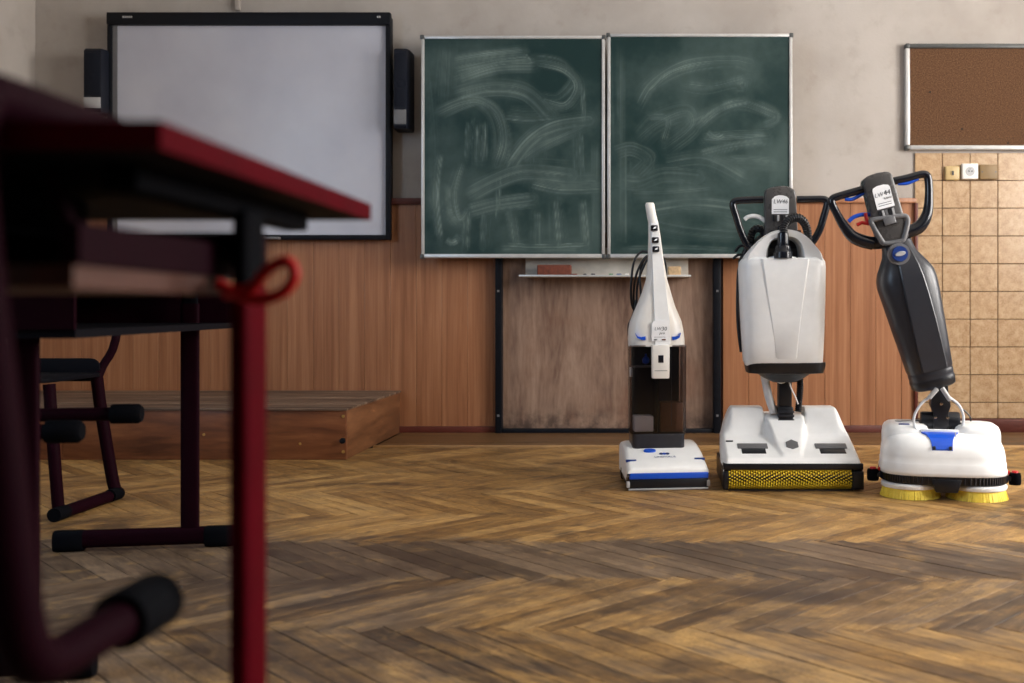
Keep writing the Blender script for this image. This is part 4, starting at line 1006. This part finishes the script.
# joint
a, b = p3(920, 420), p3(959, 420)
lathe('joint_barrel', [(.01, a.x), (.034, a.x + .002), (.036, a.x + .010), (.036, b.x - .01), (.034, b.x - .002), (.01, b.x)], 'black_plastic', R3, axis='x', c=(0, .03, .250), n=20)
for u0, u1 in ((a.x - .004, a.x + .028), (b.x - .028, b.x + .004)): box('joint_bracket', u0, u1, -.005, .06, .195, .25, 'black_plastic', R3, bevel=.004)
c = (a.x + b.x) / 2
yoke = prism('yoke', [(c - .026, .20), (c + .026, .20), (c + .026, .285), (c + .034, .31), (c + .026, .36), (c + .024, .40), (c - .040, .40), (c - .030, .36), (c - .036, .31), (c - .026, .285)], -.012, .060, 'black_plastic', R3, bevel=.004)
for dx, z in ((-.020, .270), (.022, .270), (-.020, .212), (.022, .212), (0, .318)):
    lathe('bolt', [(.001, -.020), (.006, -.019), (.006, -.010)], 'chrome', yoke, axis='y', c=(c + dx, 0, z), n=10)
tube('water_hose', [p3(x, y, 3.52) for x, y in ((936, 389), (931, 396), (922, 403), (915, 414), (914, 424), (918, 432))], .0048, 'milky_hose', R3, n=8, sub=5)
tube('water_hose', [p3(x, y, 3.52) for x, y in ((943, 388), (948, 396), (958, 404), (963, 414), (963, 424), (959, 434))], .0048, 'milky_hose', R3, n=8, sub=5)
for (x0, y0), (x1, y1) in (((937, 389), (929, 398)), ((942, 388), (950, 400))):
    tube('hose_fitting', [p3(x0, y0, 3.515), p3((x0 + x1) / 2, (y0 + y1) / 2, 3.512), p3(x1, y1, 3.515)], .0085, 'light_grey_plastic', R3, n=10)
tube('cable', [p3(x, y, 3.62) for x, y in ((949, 398), (960, 407), (968, 414), (971, 420), (968, 424))], .003, 'black_plastic', R3, n=6, sub=4)
# leaning body, built along its own axis
PB, PT = at(933.6, 385.5, 3.60), at(896, 240, 3.60)
AX = (PT - PB).normalized(); EX = AX.cross(Vector((0, -1, 0))).normalized() * 1.0
if EX.x < 0: EX = -EX
EY = Vector((0, 1, 0)); LEN = (PT - PB).length; sc = 3.60 / F
def b3(u, v, w): return L3(PB + EX * u + EY * v + AX * w)
def bring(u, a, b, w, p=3.0, n=36):
    return [L3(q) for q in sring(PB + EX * u + AX * w, a, b, ex=EX, ey=EY, n=n, p=p)]
prof3 = [(0.000, .060, .060, 0), (.004, .072, .066, 0), (.030, .0775, .070, 0), (.036, .0755, .069, 0), (.040, .0775, .070, 0), (.055, .078, .071, 0), (.060, .0765, .070, 0), (.064, .0795, .072, 0), (.14, .085, .078, 0), (.25, .0935, .086, 0),
         (.36, .101, .090, 0), (.41, .104, .090, -.001), (.44, .101, .088, -.001), (.47, .090, .082, -.002), (.50, .073, .072, -.002), (.525, .060, .062, -.002), (.55, .054, .055, -.002), (.575, .052, .045, -.002)]
body3 = loft('body', [bring(u, a, b, w if w < .07 else .064 + (w - .064) * .925) for w, a, b, u in prof3], 'charcoal_plastic', R3, smooth=60)
loft('foot_band', [bring(0, .066, .060, -.006), bring(0, .0750, .068, .000), bring(0, .0782, .0705, .026), bring(0, .077, .0695, .031)], 'black_plastic', R3, smooth=60)
rg = []
for w, h, dd in ((.062, .046, .076), (.14, .047, .082), (.25, .046, .091), (.36, .043, .095), (.42, .040, .095), (.47, .036, .088), (.51, .031, .075), (.545, .026, .060)):
    w = .064 + (w - .064) * .925; rg.append([b3(-h, -dd + .02, w), b3(-h, -dd + .003, w), b3(-h + .004, -dd, w), b3(h - .004, -dd, w), b3(h, -dd + .003, w), b3(h, -dd + .02, w)])
loft('front_panel', rg, 'charcoal_plastic', R3, smooth=30)
# blue round cap with seat
cc = PB + EX * -.022 + AX * .492
def disc(name, cpos, r, y0, y1, mat, n=28):
    return loft(name, [[L3(q) for q in sring(cpos + EY * y0, r * 1.0, r * 1.0, ex=EX, ey=AX, n=n)], [L3(q) for q in sring(cpos + EY * y1, r * .94, r * .94, ex=EX, ey=AX, n=n)]], mat, R3, smooth=40)
disc('cap_seat', cc, .041, -.070, -.083, 'mid_grey_plastic'); disc('blue_cap', cc, .0285, -.08, -.094, 'deep_blue_plastic')
loft('cap_grip', [[L3(q) for q in sring(cc + EY * -.093, .020, .009, ex=EX, ey=AX, n=20)], [L3(q) for q in sring(cc + EY * -.100, .018, .007, ex=EX, ey=AX, n=20)]], 'light_grey_plastic', R3)
# column plate with label
AX2 = (at(876.5, 178, 3.58) - at(889, 226, 3.58)).normalized(); EX2 = AX2.cross(Vector((0, -1, 0))).normalized()
if EX2.x < 0: EX2 = -EX2
OC = at(882, 203, 3.58)
def plate3(name, pts, y0, y1, mat, parent=R3, bevel=0):
    n = len(pts); V = [L3(OC + EX2 * a + AX2 * b + EY * y0) for a, b in pts] + [L3(OC + EX2 * a + AX2 * b + EY * y1) for a, b in pts]
    return mesh_obj(name, V, [tuple(range(n)), tuple(range(2 * n - 1, n - 1, -1))] + [(i, (i + 1) % n, n + (i + 1) % n, n + i) for i in range(n)], mat, parent, bevel=bevel)
colm = plate3('control_column', [(-.052, -.145), (.056, -.145), (.057, -.05), (.0535, .085), (.050, .098), (.030, .105), (0, .108), (-.030, .105), (-.050, .096), (-.0535, .085), (-.055, -.05)], -.035, .03, 'bronze_plastic', bevel=.009)
stk = plate3('model_label', [(-.032, -.022), (.032, -.022), (.032, .048), (.028, .056), (.012, .061), (-.012, .061), (-.028, .056), (-.032, .048)], -.0375, -.03, 'sticker', colm)
tilt = math.atan2(AX2.x, AX2.z)
def txt3(s_, size, a, b, mat, sh):
    o = text('lettering', s_, size, mat, stk, L3(OC + EX2 * a + AX2 * b + EY * -.0382), (0, 0, 0), shear=sh)
    Rm = Matrix((EX2, AX2, EX2.cross(AX2))).transposed(); Rm = Matrix.Rotation(-R3.rotation_euler.z, 3, 'Z') @ Rm; o.rotation_euler = Rm.to_euler(); return o
txt3('LW', .021, -.014, .028, 'grey_ink', .2); txt3('44', .025, .016, .030, 'ink', .15); txt3('hybrid', .011, .014, .012, 'ink', .2)
for b in (-.004, -.012): plate3('printed_line', [(-.024, b), (.024, b), (.024, b + .0022), (-.024, b + .0022)], -.0382, -.0372, 'grey_ink', stk)
for i in range(5): plate3('vent_fin', [(-.030 + i * .012, -.060), (-.022 + i * .012, -.060), (-.022 + i * .012, -.028), (-.030 + i * .012, -.028)], -.040, -.033, ['black_plastic', 'light_grey_plastic', 'mid_grey_plastic'][i % 3], colm)
plate3('dark_button', [(-.024, -.085), (.024, -.085), (.024, -.068), (-.024, -.068)], -.042, -.03, 'black_gloss', colm, bevel=.002)
# trapezoid latch frame and clip
tr = [(871.5, 223), (875, 219.5), (902, 216), (907, 218), (907.5, 223), (904.5, 236), (901, 241), (886, 243.5), (881.5, 240.5)]
tube('latch_frame', [p3(x, y, 3.545) for x, y in tr], .0095, 'mid_grey_plastic', R3, n=10, closed=True, sub=3)
prism_pts = [(883, 219), (894.5, 215.5), (896.5, 222.5), (885, 226)]
V = [p3(x, y, 3.525) for x, y in prism_pts] + [p3(x, y, 3.55) for x, y in prism_pts]
mesh_obj('latch_clip', V, [(0, 1, 2, 3), (7, 6, 5, 4), (0, 4, 5, 1), (1, 5, 6, 2), (2, 6, 7, 3), (3, 7, 4, 0)], 'mid_grey_plastic', R3, bevel=.003)
# handle loops
lo = [(866, 188.5), (852, 192.5), (838, 196.5), (832.5, 199), (832, 203.5), (837, 214), (844, 226), (852, 236), (862, 241), (873, 243.5)]
ro = [(894, 181), (908, 178), (921, 174.5), (926.5, 175.5), (928.5, 181), (929, 195), (928, 210), (924, 221), (917, 228.5), (905, 232.5)]
GR = [.0142 + .0095 * sstep(.5, .9, i / 45) for i in range(46)]
tube('grip', [p3(x, y, 3.58) for x, y in lo], GR, 'black_gloss', R3, n=14, sub=5, flat=1.1)
tube('grip', [p3(x, y, 3.58) for x, y in ro], GR, 'black_gloss', R3, n=14, sub=5, flat=1.1)
tube('handle_yoke', [p3(x, y, 3.585) for x, y in ((846, 232), (858, 240), (875, 243), (895, 238), (912, 231), (922, 222))], [.012 + .012 * math.sin(PI * i / 25) for i in range(26)], 'charcoal_plastic', R3, n=14, sub=5)
tube('trigger', [p3(x, y, 3.58) for x, y in ((845, 199), (851, 199.5), (858, 196.5), (864, 192.5))], .0065, 'blue_plastic', R3, n=8, sub=4)
tube('trigger', [p3(x, y, 3.58) for x, y in ((898, 183.5), (906, 183.5), (913, 181), (918, 178.5))], .0065, 'blue_plastic', R3, n=8, sub=4)
tube('blue_lever', [p3(x, y, 3.575) for x, y in ((848.5, 221.5), (854, 217), (861, 214.8), (868, 214.5), (873, 215.5))], .0075, 'blue_plastic', R3, n=10, sub=4)
v, f = merge([tube_vf([p3(865.5, 213, 3.565), p3(866.5, 219, 3.565), p3(868.5, 225, 3.565)], .0065, 8), tube_vf([p3(857, 225, 3.565), p3(862, 222.5, 3.565), p3(869.5, 224, 3.565)], .0065, 8)])
mesh_obj('red_clip', v, f, 'red_plastic', R3, smooth=50)

# ================================================================ SCHOOL DESKS AND CHAIRS
def school_desk(label, loc, rotz, width, depth, leg_x, leg_y, shelf, foot=(-.23, .23), hook=False, shelf_mat='shelf_wood', leg_mat='red_paint'):
    r = thing('school_desk', label, 'desk', loc, rotz, 'red school desks at the left')
    TH, TZ = .016, .76
    top = box('tabletop', -width / 2 + .003, width / 2 - .003, -depth / 2 + .003, depth / 2 - .003, TZ - TH, TZ, 'desk_laminate', r)
    e = .004; X, Y = width / 2, depth / 2
    boxes('edge_band', [(-X, X, -Y, -Y + e, TZ - TH - .0005, TZ + .0005), (-X, X, Y - e, Y, TZ - TH - .0005, TZ + .0005), (-X, -X + e, -Y + e, Y - e, TZ - TH - .0005, TZ + .0005), (X - e, X, -Y + e, Y - e, TZ - TH - .0005, TZ + .0005)], 'red_paint', top)
    for sx in (-1, 1):
        lx = sx * leg_x
        box('support_rail', lx - sx * .012 - .012, lx - sx * .012 + .012, -depth / 2 + .06, depth / 2 - .07, TZ - TH - .018, TZ - TH, 'matte_black', r, bevel=.003)
        leg = loft('leg', [sring((lx, leg_y, .05), .0095, .024, n=32, p=3.6), sring((lx, leg_y, .668), .0095, .024, n=32, p=3.6)], leg_mat, r)
        loft('inner_tube', [sring((lx, leg_y, .66), .008, .021, n=24, p=3.2), sring((lx, leg_y, TZ - TH - .014), .008, .021, n=24, p=3.2)], 'matte_black', leg)
        ft = loft('foot', [sring((lx, y, .032), .016, .024, ex=(1, 0, 0), ey=(0, 0, 1), n=20, p=2.8) for y in (foot[0] + .06, foot[1] - .06)], 'dark_shaded_red', r)
        for y0, y1 in ((foot[0], foot[0] + .075), (foot[1] - .075, foot[1])):
            loft('foot_cap', [sring((lx, y, .0285), .019 * k, .0285 * k if k == 1 else .0275, ex=(1, 0, 0), ey=(0, 0, 1), n=20, p=3) for y, k in ((y0, .85), (y0 + .006, 1), (y1 - .006, 1), (y1, .9))], 'rubber', r)
    box('crossbeam', -leg_x, leg_x, leg_y + .02, leg_y + .045, .685, .714, 'dark_shaded_red', r, bevel=.003)
    z0, z1, ya, yb, sxr = shelf
    sh = box('book_shelf', -sxr, sxr, ya, yb, z0, z0 + .015, shelf_mat, r)
    for sx in (-1, 1):
        box('shelf_side', sx * sxr - .004 - (.004 if sx > 0 else 0), sx * sxr + .004 - (.0 if sx > 0 else 0), ya, yb, z0 + .015, z1, 'dark_shaded_red', sh)
        tube('shelf_strut', [(sx * (sxr - .03), ya + .06, z1 - .01), (sx * (sxr - .045), ya + .045, TZ - TH - .002)], .005, 'dark_shaded_red', sh, n=8)
    box('shelf_back', -sxr, sxr, yb - .008, yb, z0 + .015, z1 + .005, 'dark_shaded_red', sh)
    if hook:
        x = leg_x + .004; y = leg_y - .03
        cpts = [(x - .016, y - .004, .668), (x + .0, y - .008, .660), (x + .020, y - .010, .655), (x + .040, y - .010, .661), (x + .049, y - .010, .675), (x + .043, y - .010, .686), (x + .028, y - .010, .680), (x + .012, y - .008, .664), (x - .010, y - .004, .660)]
        tube('bag_hook', cpts, .0050, 'hook_red', r, n=8, sub=5)
    return r
DB = school_desk('nearest red school desk with a thin slanted-looking top at the upper left', (-.639, .835, 0), 0, .70, .47, .306, .012, (.660, .702, -.208, .03, .282), foot=(-.22, .25), hook=True)
dr = box('gap_block', -.285, .150, -.12, .05, .706, .743, 'matte_black', DB, bevel=.003)  # added dark block that closes the bright gap under the tabletop
DB['label'] = 'nearest red school desk, seen from below its top at the upper left'
DD = school_desk('red school desk behind the nearest one, standing sideways to it', (-1.27, 2.22, 0), math.radians(99), 1.20, .50, .50, -.115, (.600, .712, -.22, .22, .56), shelf_mat='desk_laminate', leg_mat='dark_shaded_red')  # legs and shelf in darker materials: their backlit shade is put into the colour

def tube_chair(name, label, loc, rotz, skid, seat_z, back, group):
    """sled chair: skid runs forward (+y), upright leans back, rails carry the seat"""
    r = thing(name, label, 'chair', loc, rotz, group); R_ = .0155
    for sx in (-1, 1):
        x = sx * .175
        pts = [(x, skid, 0), (x, skid * .5, 0), (x, .03, .001), (x, .004, .012), (x, -.012, .05), (x, -.03, .15), (x, -.052, .27), (x, -.058, .325), (x, -.056, seat_z - .020), (x, -.050, seat_z - .006), (x, -.036, seat_z), (x, .05, seat_z), (x, .10, seat_z)]
        tube('side_frame', pts, R_, 'dark_shaded_red', r, n=14, sub=4)
        loft('foot_cap', [sring((x, y, -.0), .023 * k, .023 * k, ex=(1, 0, 0), ey=(0, 0, 1), n=18) for y, k in ((skid - .062, .95), (skid - .058, 1), (skid - .004, 1.0), (skid + .004, .75))], 'rubber', r)
        tube('back_post', [(x, .02, seat_z), (x, -.20, seat_z), (x, -.34, seat_z + .01), (x, -.385, seat_z + .06), (x, -.42, seat_z + .33)], .0125, 'dark_shaded_red', r, n=10, sub=4)
    rg = []
    for y, dz in ((-.36, .012), (-.33, .004), (-.1, 0), (.06, 0), (.09, -.003)):
        rg.append([(-.135, y, seat_z + R_ + dz), (.135, y, seat_z + R_ + dz), (.135, y, seat_z + R_ + dz + .009), (-.135, y, seat_z + R_ + dz + .009)])
    loft('seat', rg, 'desk_laminate', r, bevel=.003)
    rg = []
    for i in range(7):
        x = -.18 + .06 * i; y = -.405 - .02 * (1 - (x / .18) ** 2); rg.append([(x, y - .012, seat_z + .19), (x, y, seat_z + .19), (x, y - .016, seat_z + .34), (x, y - .028, seat_z + .34)])
    loft('backrest', rg, 'desk_laminate', r, bevel=.003)
    tube('cross_tube', [(-.175, .03, 0.0), (.175, .03, 0.0)], .010, 'dark_shaded_red', r, n=8)
    return r
tube_chair('hanging_chair', 'dark red tube chair hung by its seat on the nearest desk', (-.570, .641, .410), 0, .175, .366, None, 'chairs hung on the desks')
tube_chair('hanging_chair', 'dark tube chair hung on the sideways desk, its two bars showing behind the nearest desk', (-1.578, 2.08, .408), math.radians(-81), .445, .371, None, 'chairs hung on the desks')

# chair standing on the floor in front of the platform
CH = thing('school_chair', 'dark school chair standing on the floor in front of the platform', 'chair', (-1.99, 3.25, 0), 0)
def cl_(x, y, z): return (x + 1.99, y - 3.25, z)
for X_ in (-1.80, -2.18):
    d_ = 1 if X_ > -2 else -1
    fr_ = [cl_(X_, 3.40, .40), cl_(X_ - .0, 3.41, .20), cl_(X_ + .01 * d_, 3.43, .04), cl_(X_ + .01 * d_, 3.41, .022), cl_(X_, 3.2, .022), cl_(X_, 3.09, .022), cl_(X_, 3.06, .05), cl_(X_, 3.06, .20), cl_(X_, 3.07, .38), cl_(X_, 3.10, .405), cl_(X_, 3.25, .405), cl_(X_, 3.39, .405)]
    tube('side_frame', [cl_(X_ - .055 * d_, 3.40, .42), cl_(X_ - .045 * d_, 3.41, .30), cl_(X_ - .01 * d_, 3.42, .06), cl_(X_ + .005 * d_, 3.42, .024), cl_(X_ + .0 * d_, 3.36, .020), cl_(X_, 3.1, .020)], .020, 'dark_shaded_red', CH, n=10, sub=4)
    tube('front_post', [cl_(X_ - .01 * d_, 3.10, .02), cl_(X_ - .02 * d_, 3.09, .22), cl_(X_ - .04 * d_, 3.10, .42)], .018, 'dark_shaded_red', CH, n=10, sub=4)
    tube('back_post', [cl_(X_ - .055 * d_, 3.40, .41), cl_(X_ - .045 * d_, 3.42, .46), cl_(X_ - .012 * d_, 3.44, .55), cl_(X_ + .005 * d_, 3.46, .80)], .014, 'dark_shaded_red', CH, n=10, sub=4)
    for yy in (3.08, 3.40): loft('foot_cap', [sring(cl_(X_ + .004 * d_, yy - .03, .022), .022, .022, ex=(1, 0, 0), ey=(0, 0, 1), n=14), sring(cl_(X_ + .004 * d_, yy + .03, .022), .022, .022, ex=(1, 0, 0), ey=(0, 0, 1), n=14)], 'rubber', CH)
def rounded(x0, x1, z0, z1, r_, n=5):
    o = []
    for cx, cz, a0 in ((x1 - r_, z1 - r_, 0), (x0 + r_, z1 - r_, 90), (x0 + r_, z0 + r_, 180), (x1 - r_, z0 + r_, 270)):
        for k in range(n): a = math.radians(a0 + 90 * k / (n - 1)); o.append((cx + r_ * math.cos(a), cz + r_ * math.sin(a)))
    return o
o = prism('backrest', [(a + 1.99, b) for a, b in rounded(-2.165, -1.815, .56, .79, .07)], .185, .198, 'desk_laminate', CH, bevel=.003)
prism('seat', [(a + 1.99, b - 3.25) for a, b in rounded(-2.16, -1.83, 3.05, 3.41, .05)], .425, .440, 'desk_laminate', CH, bevel=.003, plane='xy')
prism('lower_backrest', [(a + 1.99, b) for a, b in rounded(-2.14, -1.845, .408, .487, .035)], .150, .162, 'desk_laminate', CH, bevel=.003)
